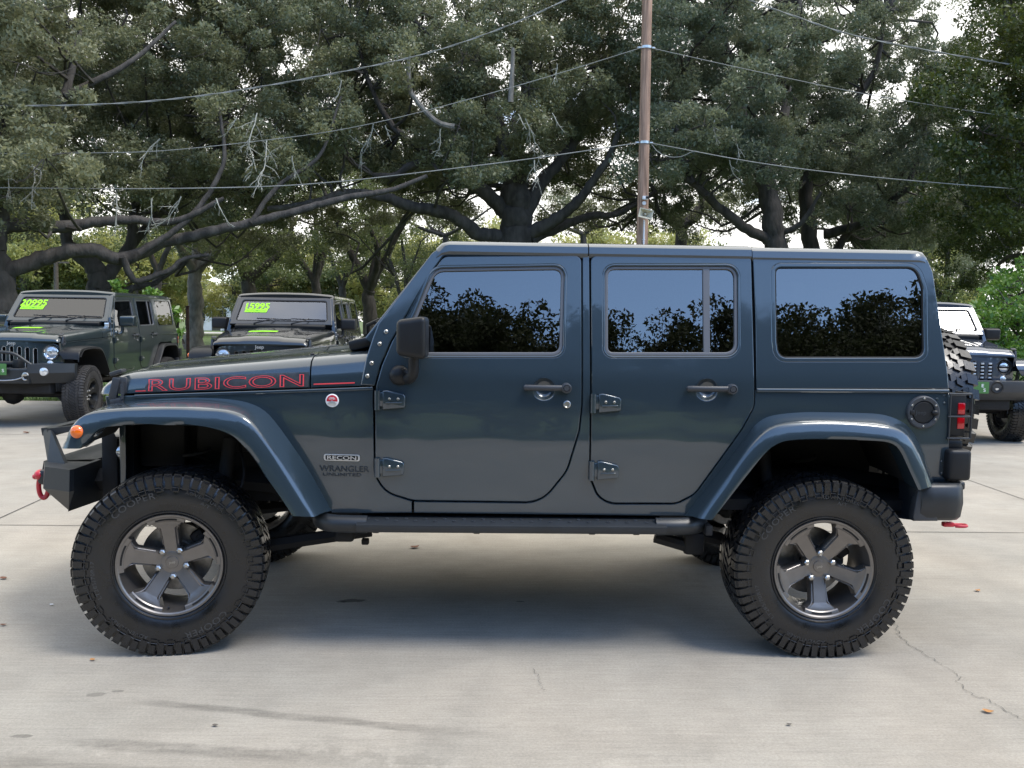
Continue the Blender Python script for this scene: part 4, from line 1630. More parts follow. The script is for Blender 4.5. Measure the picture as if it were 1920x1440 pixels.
            ib.build('inner_fender', DARK, root)
        # ---- running board
        for s in (-1, 1):
            st_ = MB()
            xa_, xb_ = at(676, 985, -.03)[0], at(1243, 985, -.03)[0]
            zt4, zb4 = at(900, 984, -.03)[2], at(900, 998, -.03)[2]
            sec = lambda x, i=0.0: np.array([(x, s * .70, zt4 + .004), (x, s * (.905), zt4), (x, s * .918, zt4 - .006), (x, s * .920, zt4 - .018), (x, s * .912, zb4 - .004), (x, s * .87, zb4 - .016), (x, s * .70, zb4 - .016)])
            st_.loft([sec(xa_ - .02), sec(xa_), *[sec(x) for x in np.linspace(xa_ + .1, xb_ - .1, 5)], sec(xb_), sec(xb_ + .02)], closed=True, caps=True)
            sb = st_.build('running_board', BLACKM, root, angle=35)
            for e, x_, k in ((xa_, xa_, -1), (xb_, xb_, 1)):
                tb = MB()
                P = spline([(x_ - k * .02, s * .850, (zt4 + zb4) / 2 - .001), (x_ + k * .07, s * .850, (zt4 + zb4) / 2), (x_ + k * .15, s * .83, (zt4 + zb4) / 2), (x_ + k * .20, s * .76, (zt4 + zb4) / 2), (x_ + k * .215, s * .60, (zt4 + zb4) / 2)], 18)
                tb.tube(P, np.r_[np.full(12, .040), np.full(6, .038)], 16)
                tb.build('step_tube_end', BLACKM, sb, angle=50)
            dm = MB().lathe([(.009, .0), (.0085, .0035), (.006, .004), (.0055, .001)], 12, (0, 0, 0), rotm(R(-90), 0, 0)).mesh('grip_stud', GREYP)
            n_ = 31
            for i in range(n_):
                x_ = xa_ + .02 + (xb_ - xa_ - .04) * i / (n_ - 1)
                y_ = .865 if i % 2 else .825
                obj('grip_stud', dm, sb).location = (x_, s * y_, zt4 + .0025)
            rk = MB()       # rocker rail under the doors
            rk.box((.15, s * .55, .565), (1.6, .10, .09), .012)
            for x_ in (-.55, -.1, .42, .62, .95):
                rk.box((x_, s * .70, .575), (.03, .34, .045), .004)
            rk.build('step_bracket', DARK, sb)
        # ---- badges and lettering on the near and far side
        for s in (-1, 1):
            k = -s
            # hood name in red outline on a dark strip
            x0, z0 = S(258, 722); x1, z1 = S(580, 720)
            if s < 0:
                dc = MB()
                V, F = sheet(arc_poly([(-.385, -.0325), (.400, -.0325), (.400, .034), (-.345, .034, .02)]), (), .0012, .0003, .02, .03)
                xm = (x0 + x1) / 2
                zm = float(seam_z(xm)) + .040
                sl = (float(seam_z(x1)) - float(seam_z(x0))) / (x1 - x0)
                dc.add(*on_hood((V, F), xm, zm, .0012, sl))
                dco = dc.build('hood_decal', DECAL, hood)
                V, F = text('RUBICON', .052, 0, 1.62, outline=.0013, spacing=1.02)
                V[:, 0] *= .735 / (V[:, 0].max() - V[:, 0].min())
                V[:, 0] -= (V[:, 0].max() + V[:, 0].min()) / 2
                MB().add(*on_hood((V + np.array([.012, -.002, 0]), F), xm, zm, .0032, sl)).build('hood_lettering', REDLINE, hood)
                V, F = text('RUBICON', .050, .0002, 1.62, spacing=1.02)
                V[:, 0] *= .730 / (V[:, 0].max() - V[:, 0].min())
                V[:, 0] -= (V[:, 0].max() + V[:, 0].min()) / 2
                MB().add(*on_hood((V + np.array([.012, -.002, 0]), F), xm, zm, .0025, sl)).build('hood_letter_fill', pm, hood)
                xc0, xc1 = S(588, 717)[0], S(665, 717)[0]
                V, F = sheet([(0, -.0028), (xc1 - xc0, -.0028), (xc1 - xc0, .0028), (0, .0028)], (), .0012, .0003, None, .03)
                MB().add(*on_hood((V, F), xc0, float(seam_z(xc0)) + .018, .003, sl)).build('red_stripe', REDLINE, cowl)
                V, F = sheet([(0, -.0022), (.05, -.0022), (.05, .0022), (0, .0022)], (), .0012, .0003, None, .03)
                MB().add(*on_hood((V, F), x0 - .012, float(seam_z(x0)) + .012, .003, sl)).build('red_stripe', REDLINE, hood)
            # round badge
            bx, bz = S(623, 751)
            rz = rotm(0, 0, 0 if s < 0 else math.pi)
            yb_ = s * float(hw(bx, bz))
            MB().lathe([(0, .004), (.027, .004), (.030, .002), (.030, -.002)], 36, (bx, yb_, bz), rz).build('badge_disc', WHITE, fenders[s])
            V, F = sheet([(bx + .0245 * math.cos(t), bz + .0245 * math.sin(t)) for t in np.linspace(R(-8), R(188), 20)], (), .001, .0002, None)
            MB().add(np.stack([V[:, 0], yb_ + s * (.0048 + V[:, 2]), V[:, 1]], 1), F).build('badge_field', RED, fenders[s])
            mt = MB()
            V, F = sheet([(bx - .021, bz - .012), (bx - .006, bz - .002), (bx, bz + .001), (bx + .008, bz - .003), (bx + .021, bz - .012), (bx + .012, bz - .021), (bx - .012, bz - .021)], (), .001, .0002, None)
            mt.add(np.stack([V[:, 0], yb_ + s * (.0056 + V[:, 2]), V[:, 1]], 1), F)
            mt.build('badge_hill', BADGE, fenders[s])
            bt_ = MB()
            for w_, zz_ in (('TRAIL', .0135), ('RATED', .0075)):
                V, F = text(w_, .0055, .0004, 1.15, bold=.012)
                bt_.add(np.stack([bx + k * V[:, 0], yb_ + s * (.006 + V[:, 2]), bz + zz_ + V[:, 1]], 1), F)
            bt_.build('badge_lettering', WHITE, fenders[s])
            # silver badge
            cx, cz = S(641, 858)
            V, F = sheet(arc_poly([(-.082, -.015, .010), (.082, -.015, .010), (.082, .015, .010), (-.082, .015, .010)]), (), .004, .001, None)
            MB().add(*on_side((V, F), s, cx, cz, .002)).build('name_badge', BADGE, fenders[s])
            V, F = sheet(arc_poly([(-.074, -.0105, .006), (.074, -.0105, .006), (.074, .0105, .006), (-.074, .0105, .006)]), (), .001, .0002, None)
            MB().add(*on_side((V, F), s, cx, cz, .0046)).build('name_badge_field', SEAM, fenders[s])
            V, F = text('RECON', .0165, .0008, 1.7, bold=.01)
            V[:, 0] *= .132 / (V[:, 0].max() - V[:, 0].min())
            MB().add(*on_side((V, F), s, cx, cz, .0055)).build('name_badge_lettering', BADGE, fenders[s])
            nm_ = MB()
            cx, cz = S(645, 879)
            V, F = text('WRANGLER', .026, .0006, 1.4, bold=.008)
            V[:, 0] *= .226 / (V[:, 0].max() - V[:, 0].min())
            nm_.add(*on_side((V, F), s, cx, cz, .0015))
            cx, cz = S(641, 890)
            V, F = text('UNLIMITED', .0135, .0006, 1.5, bold=.008)
            V[:, 0] *= .175 / (V[:, 0].max() - V[:, 0].min())
            nm_.add(*on_side((V, F), s, cx, cz, .0015))
            nm_.build('fender_lettering', DECALTXT, fenders[s])
        # ---- fuel door on the near side
        fx, fz = S(1730, 773)
        yb_ = -float(hw(fx, fz))
        fu = MB()
        fu.lathe([(.052, .006), (.055, .012), (.070, .013), (.075, .010), (.077, -.002), (.052, -.004)], 56, (fx, yb_, fz))
        fuel = fu.build('fuel_door', GREYP, root)
        ld = MB()
        ld.lathe([(0, .010), (.046, .010), (.051, .006), (.052, .0)], 48, (fx, yb_, fz))
        ld.box((fx - .054, yb_ - .010, fz), (.02, .014, .022), .004)
        ld.ball((fx + .050, yb_ - .016, fz), (.017, .012, .013), 2)
        ld.build('fuel_door_lid', BLACKP, fuel)
        for q in range(6):
            a_ = R(90 + 60 * q)
            MB().lathe([(0, .004), (.003, .004), (.005, .0015), (.005, -.002)], 12, (fx + .0635 * math.cos(a_), yb_ - .0125, fz + .0635 * math.sin(a_))).build('fuel_door_screw', STEEL, fuel)
        V, F = text('Jeep', .018, .0008, 1.1)
        MB().add(np.stack([fx - .012 + V[:, 0], yb_ - .0105 - V[:, 2], fz + V[:, 1]], 1), F).build('fuel_door_lettering', GREYP, fuel)
        # small body fasteners
        for q in ((1757, 748), (1771, 741), (1771, 756), (1766, 866), (1766, 888)):
            x_, z_ = S(*q)
            MB().lathe([(0, .003), (.004, .003), (.0065, .0)], 10, (x_, -float(hw(x_, z_)), z_)).build('body_fastener', pm, body)
        # antenna-side cowl bits: washer jets
    # ---- hood latches and hood stops
    for s in (-1, 1):
        la = MB()
        x_, z_ = S(222, 716, -.01)
        x_ = HOOD_F + .088
        zq = float(seam_z(x_)); yq = hood_y(x_, zq + .03)
        la.box((x_ + .018, s * (yq + .006), zq + .040), (.045, .026, .062), .006)
        la.box((x_ - .004, s * (yq + .014), zq + .030), (.030, .026, .080), .005, rot=rotm(0, R(14), 0))
        la.box((x_ + .026, s * (yq + .016), zq + .026), (.016, .022, .040), .004)
        la.box((x_ + .004, s * (yq + .014), zq - .018), (.050, .030, .022), .005, rot=rotm(0, R(-12), 0))
        la.box((x_ - .012, s * (yq + .010), zq - .002), (.030, .030, .030), .006)
        la.box((x_ + .000, s * (yq - .010), zq + .088), (.050, .060, .014), .004, rot=rotm(0, R(-18), 0))
        la.tube([(x_ + .030, s * (yq + .022), zq + .055), (x_ + .026, s * (yq + .026), zq - .010)], .006, 8)
        la.xf(lambda V, c=np.array([x_, s * yq, zq + .03]): c + (V - c) * np.array([1.2, 1.0, 1.25]))
        la.build('hood_latch', GREYP, root)
    # cowl panel details near the windshield: black vent and hood bumpers
    cv = MB()
    for y_ in (-.62, .62, -.2, .2):
        xx = COWL_B - .25
        zz_ = hood_sec(xx)[:, 2].max()
        cv.ball((HOOD_B - .02, y_, float(np.interp(abs(y_), [0, .4, .62], [zz_, zz_ - .018, zz_ - .03])) + .002), (.012, .012, .010), 1)
    cv.box((COWL_B + .005, 0, hood_sec(COWL_B)[:, 2].max() + .004), (.15, 1.30, .05), .012, rot=rotm(0, R(-14), 0))
    cv.build('cowl_vent', BLACKP, cowl)
    seats_inside(root)
    if o.get('pod'):
        pd = MB()
        x_, z_ = S(700, 640)
        pd.box((x_ - .03, -.74, 1.37), (.05, .08, .085), .01)
        pd.box((x_ - .02, -.74, 1.27), (.03, .05, .14), .006)
        pd.build('cowl_lamp', BLACKP, root)
        MB().box((x_ - .058, -.74, 1.37), (.006, .066, .07), .002).build('cowl_lamp_lens', CLEAR, root)
    if o.get('hood_sticker'):
        dc = MB()
        for (y0, y1, xx) in ((-.10, .30, HOOD_F + .55),):
            P = []
            for a_ in np.linspace(0, 1, 9):
                P.append([np.array((xx + .0, y0 + (y1 - y0) * a_, 0)), np.array((xx + .11, y0 + (y1 - y0) * a_, 0))])
            secs = []
            for a_, b_ in P:
                r_ = []
                for q in (a_, b_):
                    sc_ = hood_sec(q[0], 40)
                    z_ = np.interp(q[1], sc_[:, 1], sc_[:, 2])
                    r_.append((q[0], q[1], z_ + .003))
                secs.append(np.array(r_))
            dc.loft(secs)
        dc.build('hood_sticker', LIME, hood)
    return root


main_car = build_vehicle('off_road_vehicle', dict(paint=PAINT_STEEL, main=True, bumper='stinger', steer=R(8), spin_f=R(4), spin_r=R(36)))
main_car.location = (0, YC, 0)
tag(main_car, 'steel blue lifted four-door off-roader seen side on, red lettering on its hood', 'off-roader', 'four-door off-roaders on the lot')

if not globals().get('ONLY_MAIN'):
    pg = build_vehicle('off_road_vehicle', dict(paint=PAINT_GREEN, flare_mat=BLACKP, wglass=WGLASS_DARK, flares='flat', bumper='winch', steer=R(5), slots='chrome', lamp='halogen', rim='dark', dusty=True, pod=True,
                                                sticker=('20995', 'AUTOMATIC', -.44, .270, .95), hood_sticker=True, mirror_mat=PAINT_GREEN))
    pg.location = (float(at(118, 600, 9.7)[0]), 10.15, 0); pg.rotation_euler = (0, 0, R(89))
    tag(pg, 'dark green-grey off-roader with lime 20995 price on windshield and winch bumper', 'off-roader', 'four-door off-roaders on the lot')
    pb = build_vehicle('off_road_vehicle', dict(paint=PAINT_BLACK, flare_mat=BLACKP, bumper='plain', slots='open', lamp='halogen', rim='dark',
                                                sticker=('15995', 'AUTOMATIC', -.40, .270, .90), hood_sticker=True))
    pb.location = (float(at(533, 600, 9.5)[0]), 9.9, 0); pb.rotation_euler = (0, 0, R(90))
    tag(pb, 'black off-roader with lime 15995 price on windshield, behind the blue hood', 'off-roader', 'four-door off-roaders on the lot')
    pr = build_vehicle('off_road_vehicle', dict(paint=PAINT_SLATE, plate=True, bumper='plain', slots='insert', lamp='led', rim='dark', dusty=False))
    pr.location = (6.43, 9.45, 0); pr.rotation_euler = (0, 0, R(84))
    tag(pr, 'slate blue off-roader facing out with ringed headlights, parked before the bright shrub', 'off-roader', 'four-door off-roaders on the lot')
# ------------------------------------------------------------------ ground


def nodes_of(m):
    return m.node_tree, m.node_tree.nodes['Principled BSDF']


def concrete_material():
    m = bpy.data.materials.new('concrete')
    m.use_nodes = True
    t, p = nodes_of(m)
    N, K = t.nodes.new, t.links.new
    co = N('ShaderNodeTexCoord')

    def noise(scale, detail, stretch=(1, 1, 1), rough=.55):
        mp = N('ShaderNodeMapping'); mp.inputs['Scale'].default_value = stretch
        n = N('ShaderNodeTexNoise'); n.inputs['Scale'].default_value = scale
        n.inputs['Detail'].default_value = detail; n.inputs['Roughness'].default_value = rough
        K(co.outputs['Object'], mp.inputs['Vector']); K(mp.outputs[0], n.inputs['Vector'])
        return n.outputs['Fac']

    def rng(src, a, b, c, d, smooth=False):
        r = N('ShaderNodeMapRange')
        if smooth: r.interpolation_type = 'SMOOTHSTEP'
        for k, v in zip(('From Min', 'From Max', 'To Min', 'To Max'), (a, b, c, d)):
            r.inputs[k].default_value = v
        K(src, r.inputs['Value'])
        return r.outputs[0]

    def math_(op, a, b):
        n = N('ShaderNodeMath'); n.operation = op
        for i, v in enumerate((a, b)):
            if isinstance(v, (int, float)): n.inputs[i].default_value = v
            else: K(v, n.inputs[i])
        return n.outputs[0]
    big = rng(noise(.45, 7, rough=.6), .3, .7, .80, 1.10)
    mid = rng(noise(2.6, 8, rough=.66), .3, .7, .86, 1.10)
    broom = rng(noise(7, 6, (.45, 9, 1), .75), .25, .75, .85, 1.14)
    fine = rng(noise(95, 5, rough=.75), .25, .75, .78, 1.22)
    grit = rng(noise(420, 2), .60, .74, 1.0, .62)
    v = math_('MULTIPLY', big, mid)
    v = math_('MULTIPLY', v, broom)
    v = math_('MULTIPLY', v, fine)
    v = math_('MULTIPLY', v, grit)
    sep = N('ShaderNodeSeparateXYZ'); K(co.outputs['Object'], sep.inputs[0])
    wob = noise(3.0, 5)
    wear = noise(14, 6, (.6, 2.5, 1), .7)
    # rubber marks: long bands with a soft broken edge
    for (ax, ay, bx, by, wd, dk) in TYRE_MARKS:
        L_ = math.hypot(bx - ax, by - ay)
        ux, uy = (bx - ax) / L_, (by - ay) / L_
        dx = math_('SUBTRACT', sep.outputs['X'], ax)
        dy = math_('SUBTRACT', sep.outputs['Y'], ay)
        al = math_('ADD', math_('MULTIPLY', dx, ux), math_('MULTIPLY', dy, uy))
        ac = math_('ADD', math_('MULTIPLY', dx, -uy), math_('MULTIPLY', dy, ux))
        ac = math_('ADD', ac, math_('MULTIPLY', math_('SUBTRACT', wob, .5), .05))
        k = rng(math_('ABSOLUTE', ac, 0), wd * .35, wd, 1, 0, True)
        e = math_('MULTIPLY', rng(al, 0, .25, 0, 1, True), rng(al, L_ - .6, L_, 1, 0, True))
        k = math_('MULTIPLY', math_('MULTIPLY', k, e), rng(wear, .35, .65, .35, 1))
        v = math_('MULTIPLY', v, math_('SUBTRACT', 1.0, math_('MULTIPLY', k, dk)))
    # dried oil and water stains
    for (sx, sy, rx, ry, dk) in STAINS:
        a = math_('DIVIDE', math_('SUBTRACT', sep.outputs['X'], sx), rx)
        b = math_('DIVIDE', math_('SUBTRACT', sep.outputs['Y'], sy), ry)
        d = math_('SQRT', math_('ADD', math_('MULTIPLY', a, a), math_('MULTIPLY', b, b)), 0)
        d = math_('ADD', d, math_('MULTIPLY', math_('SUBTRACT', noise(9, 5, rough=.65), .5), 1.9))
        v = math_('MULTIPLY', v, rng(d, .55, .85, 1 - dk, 1, True))
    tint = N('ShaderNodeMix'); tint.data_type = 'RGBA'
    tint.inputs[6].default_value = (.352, .326, .276, 1)
    tint.inputs[7].default_value = (.366, .328, .270, 1)
    K(rng(noise(.8, 4), .35, .65, 0, 1), tint.inputs['Factor'])
    hs = N('ShaderNodeHueSaturation')
    K(tint.outputs[2], hs.inputs['Color']); K(v, hs.inputs['Value'])
    K(hs.outputs[0], p.inputs['Base Color'])
    p.inputs['Roughness'].default_value = .86
    p.inputs['Specular IOR Level'].default_value = .3
    b = N('ShaderNodeBump'); b.inputs['Strength'].default_value = .5; b.inputs['Distance'].default_value = .004
    K(math_('ADD', math_('MULTIPLY', fine, .6), broom), b.inputs['Height'])
    K(b.outputs[0], p.inputs['Normal'])
    return m


def g2(px, py):
    q = gnd(px, py)
    return float(q[0]), float(q[1])


TYRE_MARKS = []
for a, b, wd, dk in (((225, 1312), (980, 1385), .040, .42), ((70, 1385), (760, 1432), .06, .34), ((-60, 1425), (520, 1470), .06, .3), ((1150, 1420), (1500, 1446), .06, .12), ((560, 1180), (1000, 1200), .05, .10)):
    TYRE_MARKS.append((*g2(*a), *g2(*b), wd, dk))
STAINS = [(*g2(668, 1126), .10, .05, .62), (*g2(640, 1128), .04, .02, .5), (*g2(180, 1303), .05, .022, .3), (*g2(222, 1296), .03, .014, .35), (*g2(40, 1380), .05, .02, .4), (*g2(1010, 1400), 1.0, .22, .08),
          (*g2(975, 1128), .03, .012, .6), (*g2(300, 1440), 1.2, .2, .14), (*g2(1500, 1090), .9, .3, .08)]
CONCRETE = concrete_material()
LAWN = mat('lawn', (.075, .115, .030), rough=.9, var=.5, vscale=1.2, bump=.03, bscale=30)
ROAD = mat('pale_road', (.33, .32, .30), rough=.9, var=.15, vscale=2)
CRACK = mat('crack_shadow', (.13, .122, .105), rough=.9, var=.3, vscale=20)
JOINT = mat('joint_filler', (.07, .067, .06), rough=.9, var=.3, vscale=20)

LOT_FAR, LOT_NEAR = 12.0, -6.4


def flat(name, pts, z, m, kind='structure'):
    mb = MB().add([(x, y, z) for x, y in pts], [tuple(range(len(pts)))])
    return tag(mb.build(name, m, smooth=False), kind=kind)


flat('ground', [(-900, -900), (900, -900), (900, 900), (-900, 900)], -.02, LAWN)
sl = MB()
sl.box((0, (LOT_FAR + LOT_NEAR) / 2, -.10), (90, LOT_FAR - LOT_NEAR, .20), .01, 1)
tag(sl.build('concrete_lot', CONCRETE), kind='structure')
flat('road', [(-400, 84), (400, 84), (400, 93), (-400, 93)], -.012, ROAD)


def strip(name, pts, w, z, m):
    P = np.asarray(pts, float)
    T = np.gradient(P, axis=0); T /= np.linalg.norm(T, axis=1)[:, None]
    Nn = np.stack([-T[:, 1], T[:, 0]], 1)
    ww = (np.full(len(P), w) if np.isscalar(w) else np.asarray(w))[:, None] / 2
    a, b = P + Nn * ww, P - Nn * ww
    mb = MB()
    mb.loft([np.c_[a, np.full(len(a), z)], np.c_[b, np.full(len(b), z)]])
    return tag(mb.build(name, m, smooth=False), kind='structure')


strip('concrete_joint', [(-40, 2.48), (0, 2.48), (40, 2.48)], .010, .004, JOINT)
strip('concrete_joint', [(-40, 7.4), (0, 7.4), (40, 7.4)], .012, .004, JOINT)
j0, j1 = np.array(g2(1823, 903)), np.array(g2(1920, 937))
jd = (j1 - j0) / np.linalg.norm(j1 - j0)
strip('concrete_joint', [j0 - jd * .9, j0, j1, j1 + jd * 1.2], .009, .0045, JOINT)
j0, j1 = np.array(g2(0, 972)), np.array(g2(70, 940))
jd = (j1 - j0) / np.linalg.norm(j1 - j0)
strip('concrete_crack', [j0 - jd * .5, j0, j1, j1 + jd * .7], .010, .0045, JOINT)
rc = random.Random(5)


def crack(pix, w):
    P = np.array([g2(*q) for q in pix])
    Q = resample(P, len(P) * 7)
    Q[1:-1] += np.array([[rc.uniform(-.010, .010), rc.uniform(-.010, .010)] for _ in range(len(Q) - 2)])
    strip('concrete_crack', Q, np.array([w * rc.uniform(.3, 1.3) for _ in Q]), .004, CRACK)


crack(((1676, 1165), (1686, 1192), (1700, 1206), (1735, 1228), (1760, 1243), (1792, 1262), (1800, 1273), (1797, 1279), (1822, 1305), (1850, 1312), (1890, 1336), (1925, 1354)), .0030)
crack(((1000, 1255), (1012, 1278), (1018, 1296)), .002)

# ------------------------------------------------------------------ foliage
LEAFC = []


def leaf_mat(name, c1, c2, trans=.30, rough=.45):
    m = bpy.data.materials.new(name)
    m.use_nodes = True
    t, p = nodes_of(m)
    N, K = t.nodes.new, t.links.new
    geo = N('ShaderNodeNewGeometry')
    co = N('ShaderNodeTexCoord')
    n = N('ShaderNodeTexNoise'); n.inputs['Scale'].default_value = .45; n.inputs['Detail'].default_value = 3
    K(co.outputs['Object'], n.inputs['Vector'])
    a = N('ShaderNodeMath'); a.operation = 'MULTIPLY_ADD'
    a.inputs[1].default_value = .55; a.inputs[2].default_value = -.02
    K(geo.outputs['Random Per Island'], a.inputs[0])
    r = N('ShaderNodeMapRange')
    r.inputs['From Min'].default_value = .35; r.inputs['From Max'].default_value = .65
    r.inputs['To Min'].default_value = 0; r.inputs['To Max'].default_value = .5
    K(n.outputs['Fac'], r.inputs['Value'])
    ad = N('ShaderNodeMath'); ad.operation = 'ADD'
    K(a.outputs[0], ad.inputs[0]); K(r.outputs[0], ad.inputs[1])
    mx = N('ShaderNodeMix'); mx.data_type = 'RGBA'
    mx.inputs[6].default_value = (*c1, 1); mx.inputs[7].default_value = (*c2, 1)
    K(ad.outputs[0], mx.inputs['Factor'])
    K(mx.outputs[2], p.inputs['Base Color'])
    p.inputs['Roughness'].default_value = rough
    p.inputs['Specular IOR Level'].default_value = .7
    tr = N('ShaderNodeBsdfTranslucent')
    K(mx.outputs[2], tr.inputs['Color'])
    ms = N('ShaderNodeMixShader'); ms.inputs[0].default_value = trans
    K(p.outputs[0], ms.inputs[1]); K(tr.outputs[0], ms.inputs[2])
    K(ms.outputs[0], t.nodes['Material Output'].inputs['Surface'])
    return m


OAK = leaf_mat('oak_leaf', (.092, .120, .070), (.30, .30, .155), .48)
OAK_WARM = leaf_mat('olive_oak_leaf', (.105, .125, .07), (.34, .335, .18), .48)
OAK_COOL = leaf_mat('grey_oak_leaf', (.085, .120, .078), (.27, .288, .165), .48)
OAK_DARK = leaf_mat('dark_leaf', (.028, .055, .016), (.11, .13, .025), .42)
OAK_LIGHT = leaf_mat('sunny_leaf', (.07, .11, .045), (.22, .24, .08), .45)
FAR_LEAF = leaf_mat('distant_leaf', (.27, .31, .12), (.56, .53, .18), .5)  # sunlit brightness put into the leaf colour
STAND = leaf_mat('shaded_stand_leaf', (.014, .026, .009), (.042, .052, .016), .2, .85)  # backlit silhouette shade put into a near-black leaf colour
BUSH = leaf_mat('bright_bush_leaf', (.050, .14, .022), (.22, .36, .055), .4, .35)
BARK = mat('oak_bark', (.062, .054, .047), rough=.95, var=.45, vscale=5, bump=.05, bscale=9, stretch=(1, 1, .35))
BARK_PALE = mat('pale_bark', (.17, .155, .135), rough=.95, var=.4, vscale=6, bump=.03, bscale=12, stretch=(1, 1, .4))
LICHEN = mat('lichen_twig', (.33, .32, .27), rough=.95, var=.35, vscale=12)


def leaf_cloud(cl, n_each, size, rng, flatten=.75, ratio=.46):
    """leaf blades scattered through clumps; cl rows: x y z radius"""
    cl = np.asarray(cl, float)
    n = len(cl) * n_each
    C = np.repeat(cl, n_each, 0)
    d = rng.normal(size=(n, 3)); d /= np.linalg.norm(d, axis=1)[:, None]
    rad = C[:, 3] * rng.uniform(.15, 1.0, n) ** .45
    P = C[:, :3] + d * rad[:, None] * np.array([1, 1, flatten])
    ln = size * rng.uniform(.45, 1.0, n) * np.where(rng.random(n) < .15, 1.9, 1.25)
    a = rng.normal(size=(n, 3)) + d * .6; a /= np.linalg.norm(a, axis=1)[:, None]
    up = rng.normal(size=(n, 3)) * .8 + np.array([0, 0, .7])
    w = np.cross(a, up); w /= np.linalg.norm(w, axis=1)[:, None] + 1e-9
    a *= (ln / 2)[:, None]; w *= (ln * ratio / 2)[:, None]
    V = np.stack([P - a * .95 - w * .35, P - a * .1 + w, P + a, P - w * .95 + a * .25], 1).reshape(-1, 3)
    return V


def quads(name, V, m, parent=None):
    me = bpy.data.meshes.new(name)
    n = len(V)
    me.vertices.add(n)
    me.vertices.foreach_set('co', V.astype(np.float32).ravel())
    me.loops.add(n)
    me.loops.foreach_set('vertex_index', np.arange(n, dtype=np.int32))
    me.polygons.add(n // 4)
    me.polygons.foreach_set('loop_start', np.arange(0, n, 4, dtype=np.int32))
    me.polygons.foreach_set('loop_total', np.full(n // 4, 4, dtype=np.int32))
    me.materials.append(m)
    me.update(calc_edges=True)
    return obj(name, me, parent)


def gnarly(mb, pts, r0, r1, rng, n=10, seg=None, flare=0.0, wob=.12):
    P = spline(pts, seg or max(8, len(pts) * 5))
    k = len(P)
    rr = np.linspace(r0, r1, k) * (1 + wob * (rng.random(k) - .5))
    if flare:
        rr[:3] *= np.array([1 + flare, 1 + flare * .45, 1 + flare * .15])
    P = P + rng.normal(size=P.shape) * (rr * .10)[:, None]
    s0 = len(mb.v)
    mb.tube(P, rr, n)
    return P, rr


def make_tree(name, base, limbs, lobes, rng, leaf_m, bark_m, n_sub=12, n_leaf=270, size=.11, sub_r=(.27, .55), trunk_r=None, twigs=True, branch_r=.06):
    """trunk with its limbs as one mesh, leaves as another. limbs: (points, r0, r1); lobes: (centre, radius)"""
    base = np.asarray(base, float)
    root = empty(name, base)
    mb = MB()
    nodes, nrad = [], []
    for i, (pts, r0, r1) in enumerate(limbs):
        P, rr = gnarly(mb, np.asarray(pts) - base, r0, r1, rng, 12 if r0 > .2 else 8, flare=.5 if i == 0 else 0)
        k0 = int(len(P) * (.45 if i == 0 else .25))
        nodes.append(P[k0:]); nrad.append(rr[k0:])
    Nn = np.vstack(nodes)
    cl = []
    for c, r in lobes:
        c = np.asarray(c, float) - base
        r3 = np.array([r, r, r * .72])
        # a branch out to the clump
        dd = np.linalg.norm(Nn - c, axis=1) + np.maximum(0, Nn[:, 2] - c[2] + .3) * 1.5
        s = Nn[int(np.argmin(dd))]
        L_ = np.linalg.norm(c - s)
        if L_ > .25:
            mid = (s + c) / 2 + rng.normal(size=3) * L_ * .10 + np.array([0, 0, -.05 * L_])
            q = np.array([s, s + (mid - s) * .5 + rng.normal(size=3) * L_ * .05, mid, c])
            gnarly(mb, q, min(branch_r, .02 + .014 * L_), .016, rng, 5, 8, wob=.2)
        if twigs:
            for _ in range(5):
                d = rng.normal(size=3); d /= np.linalg.norm(d)
                e = c + d * r3 * rng.uniform(.7, 1.05)
                m = (c + e) / 2 + rng.normal(size=3) * r * .12
                mb.tube(spline([c, m, e], 5), np.linspace(.014, .004, 5), 4, caps=False)
        for _ in range(n_sub):
            d = rng.normal(size=3); d /= np.linalg.norm(d)
            p = c + d * r3 * rng.uniform(.25, 1.0) ** .5
            cl.append((*p, rng.uniform(*sub_r)))
    mb.build('trunk', bark_m, root, angle=60)
    if cl:
        quads('crown', leaf_cloud(cl, n_leaf, size, rng), leaf_m, root)
    return root


def dead_branch(parent, start, length, rng, down=1.0, side=0.0, r=.017):
    """bare lichen-grey spray of twigs hanging from the crown"""
    b = np.array(parent.location)
    mb = MB()

    def grow_(p, d, L_, r_, lev):
        n = max(4, int(L_ / .10))
        P = [p]
        for i in range(n):
            d = d + rng.normal(size=3) * .15 + np.array([0, 0, -.05])
            d = d / np.linalg.norm(d)
            P.append(P[-1] + d * L_ / n)
        P = np.array(P)
        mb.tube(P, np.linspace(r_, r_ * .35, len(P)), 4, caps=False)
        if lev < 3:
            for i in range(1, len(P) - 1):
                if rng.random() < (.75 if lev < 2 else .45):
                    e = d + rng.normal(size=3) * .6
                    e[1] *= .7
                    e /= np.linalg.norm(e)
                    grow_(P[i], e, L_ * rng.uniform(.22, .5) * (1 - .4 * i / len(P)), r_ * .6, lev + 1)
    d0 = np.array([side, rng.uniform(-.2, .2), -down]); d0 /= np.linalg.norm(d0)
    grow_(np.asarray(start, float) - b, d0, length, r, 0)
    return mb.build('dead_branch', LICHEN, parent)


def pl(pts, Y, dy=0.0):
    """a limb measured on the photograph, leaning dy metres away over its length"""
    n = len(pts)
    return [at(p[0], p[1], Y + dy * i / max(1, n - 1)) for i, p in enumerate(pts)]


def foot(px, Y):
    p = at(px, 620, Y)
    return np.array([p[0], p[1], -.02])


RT_ = np.random.default_rng(4)
